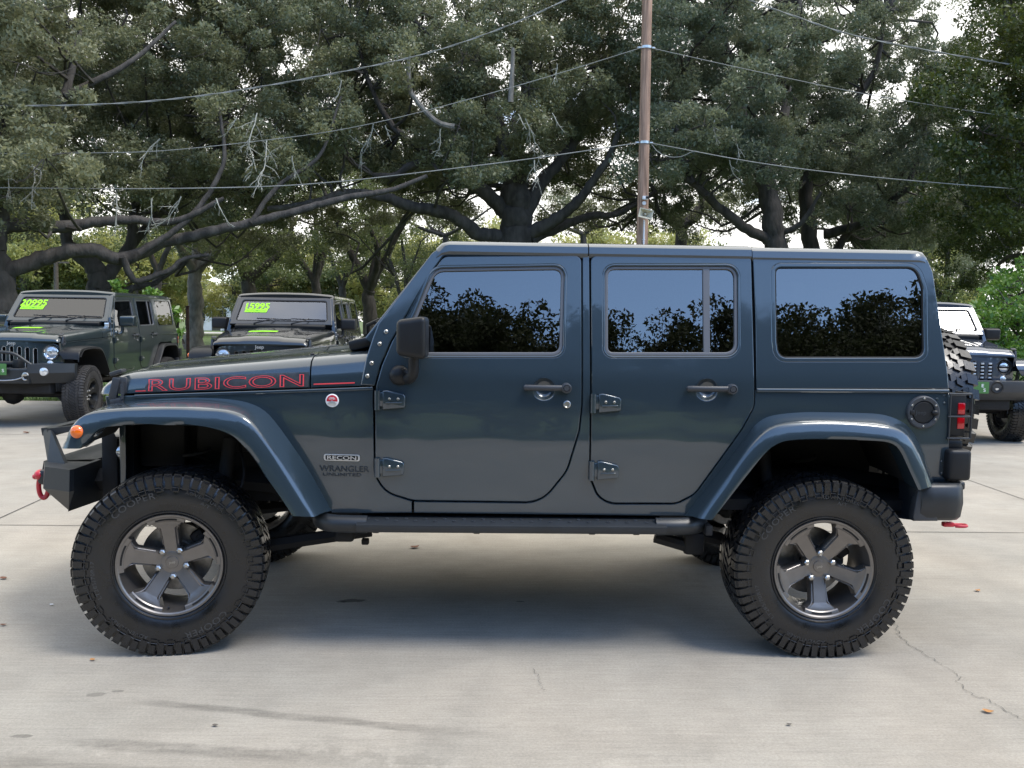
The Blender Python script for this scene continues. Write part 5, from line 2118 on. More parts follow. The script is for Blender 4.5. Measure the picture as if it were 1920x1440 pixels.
# rows of canopy clumps: lower edge of the near canopy along the picture
LOW = np.array([(-220, 400), (-60, 420), (60, 352), (150, 372), (300, 385), (430, 385), (520, 345), (650, 330), (760, 325), (880, 318), (1000, 295), (1100, 305), (1200, 318), (1300, 345), (1400, 318),
                (1500, 330), (1600, 395), (1700, 430), (1790, 470), (1860, 440), (1960, 400), (2200, 380)])
NEAR = {
    'a': dict(px=-15, Y=19.5), 'b': dict(px=188, Y=26.5), 'c': dict(px=965, Y=27.0), 'd': dict(px=1448, Y=25.5), 'e': dict(px=1525, Y=31.0), 'f': dict(px=1985, Y=21.0),
}
LOBES = {k: [] for k in NEAR}
for ix, px in enumerate(np.arange(-200, 2130, 78)):
    low = np.interp(px, LOW[:, 0], LOW[:, 1])
    for back in (66, 30, -10, -55, -100, -150, -205):      # leaves on the far side of the crowns, seen under and through the near ones
        if RT_.random() < .12 or (px < 345 and back > -20): continue
        x = px + RT_.uniform(-38, 38)
        if 1735 < x < 1850 and low + back < 85: continue
        key = min(NEAR, key=lambda k: abs(NEAR[k]['px'] - x) * (1.7 if k == 'f' else 1.0))
        Y = NEAR[key]['Y'] + RT_.uniform(5.5, 9.5)
        LOBES[key].append((at(x, low + back + RT_.uniform(-25, 25), Y), RT_.uniform(1.3, 2.0)))
    py = low - 15 + RT_.uniform(-25, 10)
    row = 0
    while py > -230:
        for layer in (0, 1):
            x = px + RT_.uniform(-38, 38); y = py + RT_.uniform(-24, 24)
            if layer == 1 and RT_.random() < .12: continue
            if RT_.random() < .03: continue
            if 1735 < x < 1850 and y < 85 and y > -120: continue
            key = min(NEAR, key=lambda k: abs(NEAR[k]['px'] - x) * (1.0 if k != 'f' else 1.7) + (60 if k == 'e' and layer == 0 else 0) + (55 if k == 'b' and x > 480 else 0))
            Y = NEAR[key]['Y'] + (RT_.uniform(-4.2, .5) if layer == 0 else RT_.uniform(1.0, 6.0))
            # the crown is round: upper rows lie farther back
            Y += max(0, (90 - y)) * .008
            LOBES[key].append((at(x, y, Y), RT_.uniform(.95, 1.55)))
        py -= 62 + row * 2
        row += 1

for x, y in ((545, 45), (490, 90), (395, 125), (500, 55), (860, 190), (950, 205), (1290, 95), (1340, 245), (1465, 170), (1400, 60), (1580, 240), (640, 110), (720, 40), (1130, 60), (1040, 230), (250, 60), (330, 200), (1530, 95)):
    for q in range(2):
        key = min(NEAR, key=lambda k: abs(NEAR[k]['px'] - x))
        LOBES[key].append((at(x + RT_.uniform(-30, 30), y + RT_.uniform(-25, 25), NEAR[key]['Y'] + RT_.uniform(3, 9)), RT_.uniform(1.2, 1.7)))
G_OAK = 'live oaks behind the parked vehicles'
oak = {}
# a: giant at the left edge, heavy low limbs reaching right
ba = foot(-15, 19.5)
la = [(np.vstack([[ba], pl(((-12, 620), (-8, 560), (-22, 500), (-20, 440), (-5, 380), (20, 300)), 19.5)]), .62, .30),
      (pl(((-5, 530), (30, 502), (73, 487), (125, 473), (178, 470), (220, 486), (262, 474), (312, 454), (396, 434), (470, 418), (560, 395), (640, 373), (730, 357), (800, 330)), 19.5, 3.0), .22, .06),
      (pl(((-20, 430), (40, 420), (110, 425), (170, 418), (240, 412), (330, 414), (420, 372)), 19.5, 1.5), .20, .06),
      (pl(((230, 482), (250, 525), (275, 522), (318, 506), (345, 485), (392, 478)), 20.5, 1.0), .10, .05),
      (pl(((262, 474), (330, 430), (380, 380), (420, 300), (410, 200)), 20.5, 1.0), .10, .04),
      (pl(((470, 418), (520, 350), (600, 290), (640, 180)), 21.5, 1.0), .08, .03),
      (pl(((-5, 380), (60, 290), (120, 180), (150, 60)), 19.5, 1.0), .20, .07), (pl(((10, 330), (-60, 220), (-130, 80)), 19.5, .5), .18, .06),
      (pl(((120, 180), (240, 120), (330, 40)), 20, 1.5), .10, .04)]
oak['a'] = make_tree('oak_tree', ba, la, LOBES['a'], RT_, OAK_WARM, BARK)
tag(oak['a'], 'huge dark oak with low thick limbs arching over the 20995 off-roader', 'tree', G_OAK)
bb = foot(188, 26.5)
lb = [(np.vstack([[bb], pl(((192, 610), (190, 560), (186, 520), (172, 495), (150, 478), (128, 462)), 26.5)]), .55, .24), (pl(((190, 540), (215, 500), (245, 460), (250, 400), (280, 300)), 26.5, 1), .24, .10),
      (pl(((128, 462), (120, 400), (100, 300), (110, 150)), 26.5, 1), .2, .06), (pl(((245, 460), (300, 400), (380, 330), (430, 200), (420, 60)), 27.5, 2), .16, .05), (pl(((210, 560), (250, 540), (290, 530), (350, 490)), 26.5, 2), .14, .06)]
oak['b'] = make_tree('oak_tree', bb, lb, LOBES['b'], RT_, OAK, BARK)
tag(oak['b'], 'forked oak trunk rising right behind the roof of the 20995 off-roader', 'tree', G_OAK)
bc = foot(968, 27)
lc = [(np.vstack([[bc], pl(((968, 600), (968, 500), (966, 430), (966, 380), (962, 330), (955, 280)), 27)]), .78, .40),
      (pl(((950, 400), (925, 375), (890, 345), (860, 315), (820, 300), (770, 312), (740, 330), (700, 328)), 27, -2), .28, .08),
      (pl(((945, 445), (900, 440), (870, 418), (830, 398), (775, 388), (720, 370), (650, 362), (580, 382), (500, 392)), 27, -3), .26, .08),
      (pl(((985, 405), (1010, 350), (1060, 290), (1100, 220), (1130, 120)), 27, 1), .26, .08),
      (pl(((985, 440), (1040, 412), (1085, 375), (1115, 335), (1140, 300), (1160, 250)), 27, -1.5), .24, .09),
      (pl(((995, 450), (1050, 425), (1110, 405), (1160, 400), (1230, 360)), 27, 2), .2, .07),
      (pl(((958, 300), (930, 220), (900, 120), (880, 20)), 27, 1), .28, .09), (pl(((960, 290), (985, 200), (990, 90), (1000, -40)), 27, 1.5), .26, .08),
      (pl(((900, 120), (800, 60), (720, -20)), 27.5, 1), .12, .05), (pl(((820, 300), (740, 240), (690, 150), (660, 40)), 26, 1), .13, .05)]
oak['c'] = make_tree('oak_tree', bc, lc, LOBES['c'], RT_, OAK, BARK)
tag(oak['c'], 'broad oak with spreading limbs standing behind the blue off-roader, left of the wooden pole', 'tree', G_OAK)
bd_ = foot(1452, 25.5)
ld_ = [(np.vstack([[bd_], pl(((1462, 600), (1460, 520), (1455, 450), (1445, 390), (1432, 330), (1425, 290)), 25.5)]), .46, .28),
       (pl(((1440, 450), (1395, 425), (1345, 385), (1300, 345), (1262, 318), (1230, 300)), 25.5, -1.5), .20, .08),
       (pl(((1430, 330), (1400, 250), (1380, 150), (1350, 40)), 25.5, 1), .2, .06), (pl(((1432, 310), (1470, 220), (1480, 120), (1500, 0)), 25.5, 1), .2, .07),
       (pl(((1300, 345), (1270, 260), (1280, 150)), 24.5, 1), .10, .04), (pl(((1455, 440), (1500, 420), (1540, 360)), 25.5, -1), .12, .05)]
oak['d'] = make_tree('oak_tree', bd_, ld_, LOBES['d'], RT_, OAK_COOL, BARK)
tag(oak['d'], 'oak whose stout trunk rises straight behind the rear door, right of the wooden pole', 'tree', G_OAK)
be = foot(1522, 31)
le = [(np.vstack([[be], pl(((1525, 600), (1525, 500), (1515, 420), (1512, 360), (1520, 300)), 31)]), .42, .24), (pl(((1545, 440), (1600, 425), (1650, 395), (1700, 355), (1760, 330)), 31, -2), .2, .08),
      (pl(((1518, 310), (1580, 220), (1640, 130), (1660, 20)), 31, -1), .2, .06), (pl(((1600, 425), (1580, 450), (1555, 500)), 31, 0), .14, .2), (pl(((1700, 355), (1730, 260), (1750, 160)), 29.5, 0), .12, .05)]
oak['e'] = make_tree('oak_tree', be, le, LOBES['e'], RT_, OAK_COOL, BARK)
tag(oak['e'], 'oak with a long limb sweeping right above the rear side window of the blue off-roader', 'tree', G_OAK)
bf = foot(1985, 21)
lf = [(np.vstack([[bf], pl(((1985, 560), (1980, 480), (1965, 380), (1950, 280), (1935, 150)), 21)]), .38, .16), (pl(((1970, 400), (1920, 340), (1880, 280), (1860, 200)), 21, -1), .14, .05),
      (pl(((1950, 280), (2020, 180), (2060, 60)), 21, 1), .14, .05)]
oak['f'] = make_tree('oak_tree', bf, lf, LOBES['f'], RT_, OAK_DARK, BARK, n_leaf=240)
tag(oak['f'], 'deep green tree with yellowing leaves at the edge above the bright shrub', 'tree', G_OAK)

# pale bare limbs and hanging dead sprays
b_ = np.array(oak['c'].location)
for pts, r0, r1 in ((((766, 110), (768, 165), (775, 180), (800, 212), (825, 232), (852, 238)), .055, .09), (((962, 90), (960, 140), (957, 192)), .05, .085)):
    MB().tube(spline(np.array(pl(pts, 22.8)) - b_, 14), np.linspace(r0, r1, 14), 8).build('pale_limb', BARK_PALE, oak['c'])
for px, py, ln, sd, key, Y in ((482, 212, 1.75, -.12, 'a', 18.6), (500, 262, 1.5, .10, 'a', 18.8), (548, 292, .8, .1, 'a', 19), (444, 220, .6, -.4, 'a', 18.6), (300, 260, .9, -.5, 'a', 18.2),
                               (700, 232, 1.5, -.15, 'c', 22.4), (722, 235, .5, .3, 'c', 22.4), (826, 242, .9, -.1, 'c', 22.5), (972, 214, .55, .5, 'c', 22.3), (985, 222, 1.5, .35, 'c', 22.3),
                               (1002, 300, 1.35, .05, 'c', 22.4), (1035, 212, .7, 1.6, 'c', 22.4), (22, 300, .9, 0, 'a', 16.6), (60, 308, 1.1, .2, 'a', 16.7), (75, 312, 1.0, .4, 'a', 16.8),
                               (218, 365, 1.0, .05, 'a', 17.5), (285, 372, .9, .1, 'a', 17.6), (340, 368, 1.1, -.3, 'a', 17.8), (405, 372, .8, .2, 'a', 18), (1372, 235, 1.1, -.1, 'd', 21.5),
                               (1368, 300, .8, .1, 'd', 21.6), (640, 150, .7, -.3, 'c', 22.4), (1045, 120, .6, -.2, 'c', 22.5), (1340, 225, .8, -.35, 'd', 21.4)):
    dead_branch(oak[key], at(px, py, Y), ln, RT_, side=sd)

# ---- mid-distance trees seen under the canopy
G_MID = 'smaller trees on the far lawn'


def mid_tree(px, Y, w, lean, top, low, label, leaf=OAK_LIGHT, n=20, seed=1, bark=BARK):
    rng = np.random.default_rng(seed)
    b = foot(px, Y)
    s = Y / F_PX
    fork = at(px + lean * .4, low + 10, Y)
    limbs = [(np.array([b, b * .5 + fork * .5 + np.array([rng.normal() * .15, 0, 0]), fork]), w, w * .75)]
    k = 4
    for i in range(k):
        e = at(px + lean + (i - (k - 1) / 2) * 62 + rng.uniform(-12, 12), rng.uniform(top, (top + low) / 2), Y + rng.uniform(-2, 2))
        m = fork * .5 + e * .5 + np.array([rng.normal() * .4, rng.normal() * .3, -.3])
        limbs.append((np.array([fork, m, e]), w * .55, .05))
    lobes = []
    for i in range(n):
        x = px + lean + rng.normal() * 62
        y = rng.uniform(top, low - 20)
        lobes.append((at(x, y, Y + rng.uniform(-3, 3)), rng.uniform(1.2, 2.0)))
    r = make_tree('oak_tree', b, limbs, lobes, rng, leaf, bark, n_sub=10, n_leaf=110, size=.16, sub_r=(.45, .85), twigs=False, branch_r=.09)
    return tag(r, label, 'tree', G_MID)


mid_tree(362, 40, .42, 10, 250, 500, 'grey-trunked oak just right of the 20995 off-roader, beside the rusty post', seed=21, bark=BARK_PALE, n=16)
mid_tree(300, 52, .35, -10, 300, 500, 'slender oak leaning left behind the roof of the 20995 off-roader', seed=22, n=14)
mid_tree(470, 46, .48, -14, 270, 520, 'oak with a split trunk directly behind the 15995 off-roader windshield', seed=23, n=16)
mid_tree(588, 50, .36, 8, 280, 520, 'oak rising behind the right end of the 15995 off-roader windshield', seed=24, n=14)
mid_tree(694, 44, .44, -6, 270, 535, 'oak standing in the gap between the 15995 off-roader and the blue windshield pillar', seed=25, n=14)
mid_tree(762, 60, .30, 0, 330, 585, 'leafy low oak glimpsed right beside the blue windshield pillar', seed=26, n=26)
mid_tree(640, 62, .34, 4, 300, 530, 'thin far oak showing behind the black off-roader side windows', seed=27, n=12)
mid_tree(1285, 44, .40, -20, 280, 420, 'oak showing through the gap just right of the wooden pole', seed=28, n=10, leaf=OAK)
mid_tree(1610, 42, .42, 30, 300, 470, 'oak filling the shade above the rear window, behind the long sweeping limb', seed=29, n=22, leaf=OAK)
mid_tree(1760, 48, .36, 30, 340, 560, 'olive tree seen between the blue rear corner and the bright shrub', seed=30, n=26, leaf=OAK_LIGHT)
mid_tree(835, 56, .26, 0, 380, 432, 'thin trunked oak left of the broad oak, against the bright sky', seed=31, n=5, leaf=OAK)
mid_tree(1090, 58, .28, 10, 370, 430, 'thin trunked oak between the broad oak and the wooden pole', seed=32, n=6, leaf=OAK)

# ---- far trees around the lawn (a few crowns, copied)
G_FAR = 'far trees along the road'


def far_proto(seed, leaf, h=9.0, z0=2.2, nl=26, nf=80, lsz=.25):
    rng = np.random.default_rng(seed)
    b = np.array([0, 0, -.02])
    limbs = [(np.array([b, [.1, 0, 1.6], [0, .1, 3.2], [.2, 0, h * .65]]), .30, .12)]
    lobes = []
    for i in range(nl):
        z = rng.uniform(z0, h - 1)
        rr = 3.4 * math.sqrt(max(.1, 1 - ((z - h * .5) / (h * .52)) ** 2))
        a = rng.uniform(0, 2 * math.pi)
        q = rng.uniform(.2, 1) ** .5 * rr
        lobes.append((np.array([q * math.cos(a), q * math.sin(a), z]), rng.uniform(1.0, 1.7)))
    return make_tree('roadside_tree', b, limbs, lobes, rng, leaf, BARK, n_sub=9, n_leaf=nf, size=lsz, sub_r=(.45, .85), twigs=False, branch_r=.08)


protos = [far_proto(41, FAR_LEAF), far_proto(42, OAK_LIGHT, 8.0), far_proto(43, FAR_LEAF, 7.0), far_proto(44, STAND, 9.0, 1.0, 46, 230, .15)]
used = [False] * 4


def put_far(k, x, y, s, rz, label, group=G_FAR):
    if not used[k]:
        o = protos[k]; used[k] = True
    else:
        o = copy_tree(protos[k])
    o.location = (x, y, -.02 * s); o.scale = (s, s, s); o.rotation_euler = (0, 0, rz)
    return tag(o, label, 'tree', group)


rf_ = random.Random(9)
# in the gap at the left, under the big limbs
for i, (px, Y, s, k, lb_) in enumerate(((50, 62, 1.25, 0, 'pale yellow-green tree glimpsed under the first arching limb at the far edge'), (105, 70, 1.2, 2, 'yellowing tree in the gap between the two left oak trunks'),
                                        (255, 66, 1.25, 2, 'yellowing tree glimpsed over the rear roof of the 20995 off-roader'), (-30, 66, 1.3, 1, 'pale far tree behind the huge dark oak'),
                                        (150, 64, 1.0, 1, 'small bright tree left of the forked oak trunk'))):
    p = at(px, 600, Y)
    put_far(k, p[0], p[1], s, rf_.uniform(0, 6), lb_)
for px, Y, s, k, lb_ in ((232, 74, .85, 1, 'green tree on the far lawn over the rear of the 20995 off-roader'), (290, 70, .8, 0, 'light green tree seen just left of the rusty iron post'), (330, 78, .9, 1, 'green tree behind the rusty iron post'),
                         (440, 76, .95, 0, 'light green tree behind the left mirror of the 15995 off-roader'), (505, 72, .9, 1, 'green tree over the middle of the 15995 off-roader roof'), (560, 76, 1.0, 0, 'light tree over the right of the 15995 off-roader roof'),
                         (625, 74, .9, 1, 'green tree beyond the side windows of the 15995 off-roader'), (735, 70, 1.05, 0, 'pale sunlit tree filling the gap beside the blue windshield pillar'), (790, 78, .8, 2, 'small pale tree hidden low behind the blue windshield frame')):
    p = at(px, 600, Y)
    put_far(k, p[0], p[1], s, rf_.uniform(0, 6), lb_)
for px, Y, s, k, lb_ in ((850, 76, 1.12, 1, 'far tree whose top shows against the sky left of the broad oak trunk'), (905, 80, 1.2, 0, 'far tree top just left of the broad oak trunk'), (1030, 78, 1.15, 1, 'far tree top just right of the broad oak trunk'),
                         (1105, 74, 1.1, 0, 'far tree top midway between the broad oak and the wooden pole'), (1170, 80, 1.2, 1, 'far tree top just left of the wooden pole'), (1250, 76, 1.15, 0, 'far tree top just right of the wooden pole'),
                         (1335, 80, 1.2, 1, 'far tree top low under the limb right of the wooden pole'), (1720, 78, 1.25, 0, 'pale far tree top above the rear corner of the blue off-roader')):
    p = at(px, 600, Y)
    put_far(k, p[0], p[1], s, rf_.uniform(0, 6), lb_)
for i in range(26):
    x = -78 + i * 6.4 + rf_.uniform(-2, 2)
    y = 112 + rf_.uniform(-6, 10)
    put_far(rf_.randrange(3), x, y, rf_.uniform(.75, 1.0), rf_.uniform(0, 6), 'low tree in the row beyond the pale road')
# dense stand on the near side, mirrored in the windows and doors: lower opposite the rear door
G_BACK = 'trees across the lot mirrored in the windows'
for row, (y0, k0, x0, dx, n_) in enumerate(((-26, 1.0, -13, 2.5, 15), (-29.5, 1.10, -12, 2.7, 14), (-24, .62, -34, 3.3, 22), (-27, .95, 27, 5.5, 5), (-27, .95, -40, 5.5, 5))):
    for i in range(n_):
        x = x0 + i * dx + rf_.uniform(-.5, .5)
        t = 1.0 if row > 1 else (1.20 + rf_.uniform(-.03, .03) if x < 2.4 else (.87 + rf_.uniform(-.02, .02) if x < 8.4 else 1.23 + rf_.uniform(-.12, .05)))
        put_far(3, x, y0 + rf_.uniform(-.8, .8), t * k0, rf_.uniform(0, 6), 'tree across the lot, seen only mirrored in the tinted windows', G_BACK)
for i in range(8):
    for sx in (-1, 1):
        put_far(rf_.randrange(3), sx * (44 + rf_.uniform(-3, 5)), -22 + i * 9.5, rf_.uniform(.9, 1.2), rf_.uniform(0, 6), 'tree at the side edge of the lot, outside the picture', 'trees at the sides of the lot')

# ---- unseen shrubs added in place of parked vehicles, darkening the door reflections
hg = []
rh = np.random.default_rng(31)
for i in range(9):
    x = -20 + i * 5.0
    b = np.array([x, -7.4, -.02])
    lob = [(b + np.array([rh.uniform(-2.4, 2.4), rh.uniform(-.5, .5), rh.uniform(.4, 1.15)]), rh.uniform(.45, .6)) for _ in range(16)]
    h_ = make_tree('added_hedge', b, [(np.array([b, b + [0, 0, .5], b + [.1, 0, 1.0]]), .05, .02)], lob, rh, OAK_DARK, BARK, n_sub=8, n_leaf=36, size=.14, sub_r=(.22, .4), twigs=False, branch_r=.03)
    tag(h_, 'dark shrub added out of view to darken the reflections in the blue doors', 'added_hedge', 'shrubs added out of view to darken reflections')

# ---- shrubs
rs = np.random.default_rng(77)
bs = foot(1905, 15.0)
sl_ = []
for _ in range(34):
    x, y = rs.uniform(1842, 2010), rs.uniform(515, 700)
    if y < 515 + max(0, 1880 - x) * 1.6: continue
    sl_.append((at(x, y, 15 + rs.uniform(-1.0, 1.2)), rs.uniform(.38, .62)))
lm = [(np.array([bs, bs + [.1, 0, .8], at(1905, 560, 15)]), .05, .02), (np.array([bs, bs + [.5, .2, .7], at(1960, 600, 15)]), .04, .02), (np.array([bs, bs + [-.3, .1, .7], at(1860, 640, 15)]), .04, .02)]
shrub = make_tree('shrub', bs, lm, sl_, rs, BUSH, BARK, n_sub=9, n_leaf=70, size=.10, sub_r=(.18, .32), branch_r=.03)
tag(shrub, 'bright yellow-green leafy shrub behind the slate blue off-roader', 'shrub')
bs = foot(235, 15.6)
sl_ = [(at(x, y, 15.5), r) for x, y, r in ((222, 535, .10), (228, 548, .10), (278, 548, .10), (290, 552, .09), (330, 585, .10), (326, 600, .08), (250, 565, .12), (300, 575, .12), (240, 600, .2), (290, 610, .2), (332, 625, .12))]
lm = [(np.array([bs, bs + [.1, 0, .9], at(232, 560, 15.5)]), .03, .01), (np.array([bs, bs + [.6, 0, .9], at(300, 570, 15.5)]), .03, .01)]
sap = make_tree('sapling', bs, lm, sl_, rs, BUSH, BARK, n_sub=6, n_leaf=14, size=.10, sub_r=(.07, .13), branch_r=.02, twigs=False)
tag(sap, 'bright green sapling poking above the roof of the 20995 off-roader', 'sapling')

# ---- grass along the edge of the slab
rg = np.random.default_rng(5)
n = 26000
gx = rg.uniform(-16, 16, n); gy = LOT_FAR + .02 + rg.random(n) ** 2 * 16
h = rg.uniform(.04, .11, n); a = rg.uniform(0, math.pi, n)
P = np.stack([gx, gy, np.full(n, -.02)], 1)
w = np.stack([np.cos(a), np.sin(a), 0 * a], 1) * .012
tip = np.stack([rg.normal(size=n) * .03, rg.normal(size=n) * .03, h], 1)
V = np.stack([P - w, P + w, P + tip + w * .1, P + tip - w * .1], 1).reshape(-1, 3)
GRASS = leaf_mat('grass_blade', (.06, .11, .02), (.15, .20, .05), .3, .6)
tag(quads('grass', V, GRASS), 'short lawn grass growing along the far edge of the concrete', 'grass', kind='stuff')

# ------------------------------------------------------------------ wooden pole, cables, fittings
WOOD = mat('weathered_pole', (.32, .20, .14), rough=.9, var=.6, vscale=3.0, bump=.008, bscale=10, stretch=(7, 7, .35))
CABLE = mat('pale_cable', (.21, .21, .195), rough=.6, var=.2, vscale=3)
CREAM = mat('cream_horn', (.55, .50, .38), rough=.5, var=.12, vscale=8)
WHITEP = mat('white_conduit', (.62, .62, .64), rough=.45, var=.08)
PY = 18.0
p0, p1 = at(1204, 450, PY), at(1213.5, 0, PY)
ld = (p1 - p0) / (p1[2] - p0[2])


def pole_at(z):
    return p0 + ld * (z - p0[2])


base = pole_at(0.0)
pole = empty('utility_pole', base)
mb = MB()
zs_ = np.linspace(-.3, 10.9, 26)
rp = np.random.default_rng(3)
mb.tube(np.array([pole_at(z) for z in zs_]) - base, np.linspace(.152, .112, 26) * (1 + .02 * rp.normal(size=26)), 20)
mb.build('pole_shaft', WOOD, pole)
r_s = .147
cd = MB()
zt_ = at(1206, 412, PY - .15)[2]
cd.tube(np.array([pole_at(z) + [.012, -r_s - .012, 0] for z in (0.0, 1.0, 2.4, zt_)]) - base, .022, 10)
for z in (1.2, 2.6, 3.55):
    cd.box(pole_at(z) + [.012, -r_s - .002, 0] - base, (.075, .02, .018), .003)
cd.build('conduit', WHITEP, pole)
hw_ = MB()
for px_, py_ in ((1213, 90), (1210, 268)):
    z = at(px_, py_, PY)[2]
    q = pole_at(z) - base
    hw_.lathe([(.132, -.03), (.146, -.03), (.146, .03), (.132, .03)], 24, q, rotm(R(90), 0, 0), closed=True)
    for sx in (-1, 1):
        hw_.box(q + [sx * .16, -.02, 0], (.07, .04, .04), .006)
        hw_.ball(q + [sx * .20, -.02, 0], (.03, .025, .025), 1)
hw_.build('cable_clamp', STEEL, pole)
tag(pole, 'weathered brown wooden utility pole carrying cables behind the blue off-roader roof', 'pole')

# square horn loudspeaker, tilted
hz_ = at(1209, 402, PY - .2)
horn = empty('loudspeaker', (hz_[0], pole_at(hz_[2])[1] - r_s, hz_[2]))
tilt = rotm(0, R(12), 0)
hb = MB()
W_, H_ = .155, .098
rim_ = lambda w, h, y: np.array([(-w, y, -h), (w, y, -h), (w, y, h), (-w, y, h)]) @ tilt.T
hb.loft([rim_(.03, .03, -.01), rim_(W_ * .55, H_ * .6, -.10), rim_(W_, H_, -.19), rim_(W_ + .014, H_ + .014, -.195), rim_(W_ + .014, H_ + .014, -.21), rim_(W_ - .004, H_ - .004, -.207), rim_(W_ * .5, H_ * .55, -.11), rim_(.03, .03, -.05)], closed=True)
hb.build('horn_bell', CREAM, horn, angle=20)
MB().lathe([(0, .14), (.024, .135), (.034, .11), (.034, .05), (0, .05)], 20).build('horn_driver', CREAM, horn)
MB().box((0, -.005, 0), (.06, .05, .05), .006).build('horn_bracket', STEEL, horn)
tag(horn, 'cream rectangular horn loudspeaker tilted on the wooden pole', 'loudspeaker')
fz_ = at(1211, 371, PY - .2)
fl = empty('security_camera', (fz_[0], pole_at(fz_[2])[1] - r_s, fz_[2]))
MB().box((-.02, -.05, 0), (.13, .10, .085), .008).build('camera_housing', WHITEP, fl)
MB().box((.028, -.103, .006), (.075, .01, .062), .004).build('camera_window', SEAM, fl)
MB().lathe([(0, .02), (.045, .018), (.05, 0)], 24, (-.03, 0, -.12)).build('round_plate', WHITEP, fl)
tag(fl, 'small pale boxy camera fixed to the wooden pole above the horn', 'camera')


def cable(label, pts, r, twist=0, sagY=(15.5, 18, 16)):
    xs = [p[0] for p in pts]
    P = []
    for p in pts:
        t = (p[0] - 1210) / 1250
        Y = PY - .02 - (abs(t) * (2.2 if t < 0 else 1.8))
        P.append(at(p[0], p[1], Y))
    P = spline(P, 90)
    mb = MB()
    if twist:
        L_ = np.r_[0, np.cumsum(np.linalg.norm(np.diff(P, axis=0), axis=1))]
        k = spline(P, 360)
        L_ = np.linspace(0, L_[-1], 360)
        for ph in (0, math.pi):
            q = k + np.stack([0 * L_, np.cos(L_ * 5.5 + ph) * r * 1.1, np.sin(L_ * 5.5 + ph) * r * 1.1], 1)
            mb.tube(q, r, 6)
    else:
        mb.tube(P, r, 6)
    o = mb.build('power_cable', CABLE)
    return tag(o, label, 'cable', 'cables strung from the wooden pole')


cable('twisted double cable, topmost, sloping down left across the oaks', ((-120, 198), (0, 198), (150, 197), (300, 188), (450, 169), (640, 135), (800, 100), (940, 53), (1060, 0), (1213, -78)), .010, 1)
cable('twisted double cable, topmost, sloping down right across the oaks', ((1213, -78), (1400, -2), (1480, 27), (1600, 66), (1760, 98), (1920, 125), (2040, 142)), .010, 1)
cable('thin middle cable running left from the pole clamp', ((-120, 288), (0, 288), (150, 287), (300, 283), (480, 265), (640, 243), (800, 207), (1000, 152), (1201, 90)), .009)
cable('thin middle cable running right from the pole clamp', ((1225, 91), (1400, 130), (1600, 172), (1760, 199), (1930, 224), (2040, 238)), .009)
cable('lowest cable running left from the pole, nearly level at its end', ((-120, 351), (0, 352), (250, 354), (490, 350), (640, 340), (800, 322), (1000, 297), (1196, 268)), .013)
cable('lowest cable running right from the pole above the blue roof', ((1224, 269), (1420, 305), (1600, 328), (1760, 343), (1930, 356), (2040, 364)), .012)
cable('short slack loop hanging under the lowest cable beside the pole', ((1222, 271), (1232, 283), (1250, 293), (1275, 294), (1300, 284), (1310, 285)), .010)

# ------------------------------------------------------------------ posts, sign and far buildings
RUST = mat('rusty_iron', (.10, .045, .028), rough=.85, var=.5, vscale=6)
GREYW = mat('grey_timber', (.10, .085, .07), rough=.9, var=.3, vscale=5)
WALLW = mat('white_painted_wall', (.62, .60, .56), rough=.8, var=.08, vscale=1)
ROOFG = mat('grey_roof_sheet', (.25, .25, .25), rough=.7, var=.15, vscale=2)
q = foot(352, 30)
po = empty('iron_post', q)
m_ = MB(); m_.box((0, 0, .95), (.10, .10, 1.95), .01); m_.build('post_shaft', RUST, po)
MB().box((0, 0, 1.94), (.14, .14, .03), .004).build('post_cap', RUST, po)
tag(po, 'rusty square iron post beside the grey oak trunk', 'post')
q = foot(107, 45)
po = empty('timber_post', q)
MB().tube([(0, 0, 0), (0, 0, 2.5), (.02, 0, 4.6)], [.13, .12, .11], 12).build('post_shaft', GREYW, po)
MB().box((0, 0, 4.35), (1.4, .08, .10), .01).build('cross_arm', GREYW, po)
tag(po, 'dark timber post standing under the first arching limb above the 20995 off-roader', 'post')
q = foot(140, 74)
po = empty('street_lamp', q)
MB().tube([(0, 0, 0), (0, 0, 3.5), (0, 0, 6.8)], [.12, .10, .07], 12).build('lamp_column', WHITEP, po)
MB().tube(spline([(0, 0, 6.7), (.3, 0, 7.0), (1.0, 0, 7.1)], 8), .04, 8).build('lamp_arm', WHITEP, po)
MB().ball((1.1, 0, 7.05), (.32, .14, .07), 2).build('lamp_head', WHITEP, po)
tag(po, 'pale street lamp column far off between the left oak trunks', 'street lamp')
q = foot(418, 30)
po = empty('flag_rod', q)
MB().tube([(0, 0, 0), (0, 0, 1.2), (.01, 0, 2.55)], [.016, .012, .006], 8).build('rod', CABLE, po)
MB().lathe([(0, .03), (.03, .03), (.035, 0), (0, 0)], 12, (0, 0, 0), rotm(R(90), 0, 0)).build('rod_foot', CABLE, po)
tag(po, 'slim pale upright rod left of the 15995 off-roader mirror', 'rod')
q = foot(705, 78)
po = empty('stop_sign', q)
MB().tube([(0, 0, 0), (0, 0, 2.0)], .03, 8).build('sign_post', STEEL, po)
oc = [(.38 * math.cos(R(22.5 + 45 * i)), .38 * math.sin(R(22.5 + 45 * i))) for i in range(8)]
m_ = MB(); m_.prism(oc, .02, (0, -.04, 1.75), (1, 0, 0), (0, 0, 1)); m_.build('sign_plate', RED, po)
V, F = text('STOP', .22, .002, .9, bold=.01)
MB().add(np.stack([V[:, 0], -.045 - V[:, 2], 1.75 + V[:, 1]], 1), F).build('sign_lettering', WHITE, po)
tag(po, 'small red stop sign by the far road beside the blue windshield pillar', 'sign')


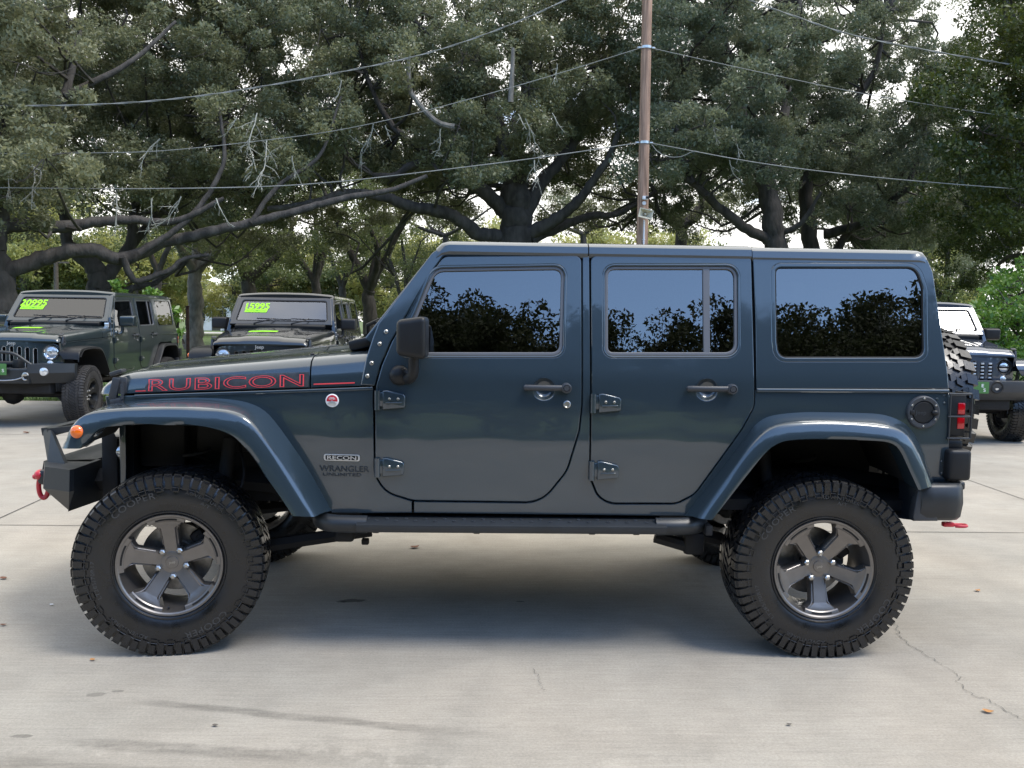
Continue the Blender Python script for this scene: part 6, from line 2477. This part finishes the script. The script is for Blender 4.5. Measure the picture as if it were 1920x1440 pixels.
def building(px, Y, w, h, d, label, nwin):
    q = foot(px, Y)
    b = empty('white_building', q)
    MB().box((0, d / 2, h / 2), (w, d, h), .02, 1).build('wall', WALLW, b)
    r = MB()
    r.loft([np.array([(-w / 2 - .4, -.4, h), (-w / 2 - .4, d / 2, h + 1.5), (-w / 2 - .4, d + .4, h)]), np.array([(w / 2 + .4, -.4, h), (w / 2 + .4, d / 2, h + 1.5), (w / 2 + .4, d + .4, h)])], closed=True, caps=True)
    r.build('roof', ROOFG, b, angle=10)
    for i in range(nwin):
        x = -w / 2 + (i + .5) * w / nwin
        f = MB().box((x, -.02, h * .55), (1.1, .10, 1.3), .02).build('window', SEAM, b)
        MB().box((x, -.06, h * .55 - .70), (1.3, .10, .08), .01).build('sill', WALLW, f)
    MB().box((w * .12, -.02, 1.05), (1.0, .08, 2.1), .02).build('door', GREYW, b)
    tag(b, label, 'building')


building(396, 104, 5, 3.2, 6, 'small white house beyond the road, seen between the two left off-roaders', 2)

# ------------------------------------------------------------------ fallen leaves on the slab
DRY = mat('dry_leaf', (.42, .20, .065), rough=.7, var=.3, vscale=60)
DRYG = mat('grey_leaf', (.13, .115, .095), rough=.8, var=.3, vscale=60)
DRYB = mat('brown_leaf', (.16, .07, .04), rough=.8, var=.3, vscale=60)
rl = random.Random(8)
for px, py, sz, m, lb_ in ((1851, 1335, .022, DRY, 'orange dry leaf lying near the crack on the concrete, in front of the rear wheel'), (1836, 1110, .020, DRY, 'tan leaf fragment on the concrete behind the rear wheel'),
                           (10, 1085, .024, DRYB, 'red-brown leaf on the concrete far ahead of the front wheel'), (6, 1174, .016, DRYB, 'dark curled leaf on the concrete at the outer edge, ahead of the front wheel'),
                           (176, 1238, .014, DRY, 'tiny pale leaf scrap just below the front tyre'), (98, 1135, .012, WHITE, 'white paper speck on the concrete just ahead of the front tyre'),
                           (779, 1029, .035, DRYB, 'brown leaf on the concrete underneath the blue off-roader'), (52, 812, .05, DRYB, 'brown leaf on the concrete near the 20995 off-roader front tyre'),
                           (1480, 1361, .011, DRYG, 'grey-brown leaf on the open concrete toward the viewer'), (404, 1362, .012, DRYG, 'curled brown leaf beside the tyre marks on the concrete')):
    q = gnd(px, py)
    mb = MB()
    n_ = 9
    A, B_, C_ = [], [], []
    for t in np.linspace(0, 1, n_):
        w = math.sin(math.pi * t ** .8) * .36 * sz * 2
        cz = .004 + .16 * sz * 2 * (abs(t - .5) * 2) ** 2
        A.append((t * sz * 2, w / 1, cz + .22 * w)); B_.append((t * sz * 2, 0, cz)); C_.append((t * sz * 2, -w, cz + .25 * w))
    mb.loft([np.array(A), np.array(B_), np.array(C_)])
    o = mb.build('fallen_leaf', m)
    o.location = (q[0] - sz, q[1], .001)
    o.rotation_euler = (0, 0, rl.uniform(-.6, .6))
    tag(o, lb_, 'leaf', 'leaves and scraps lying on the concrete')
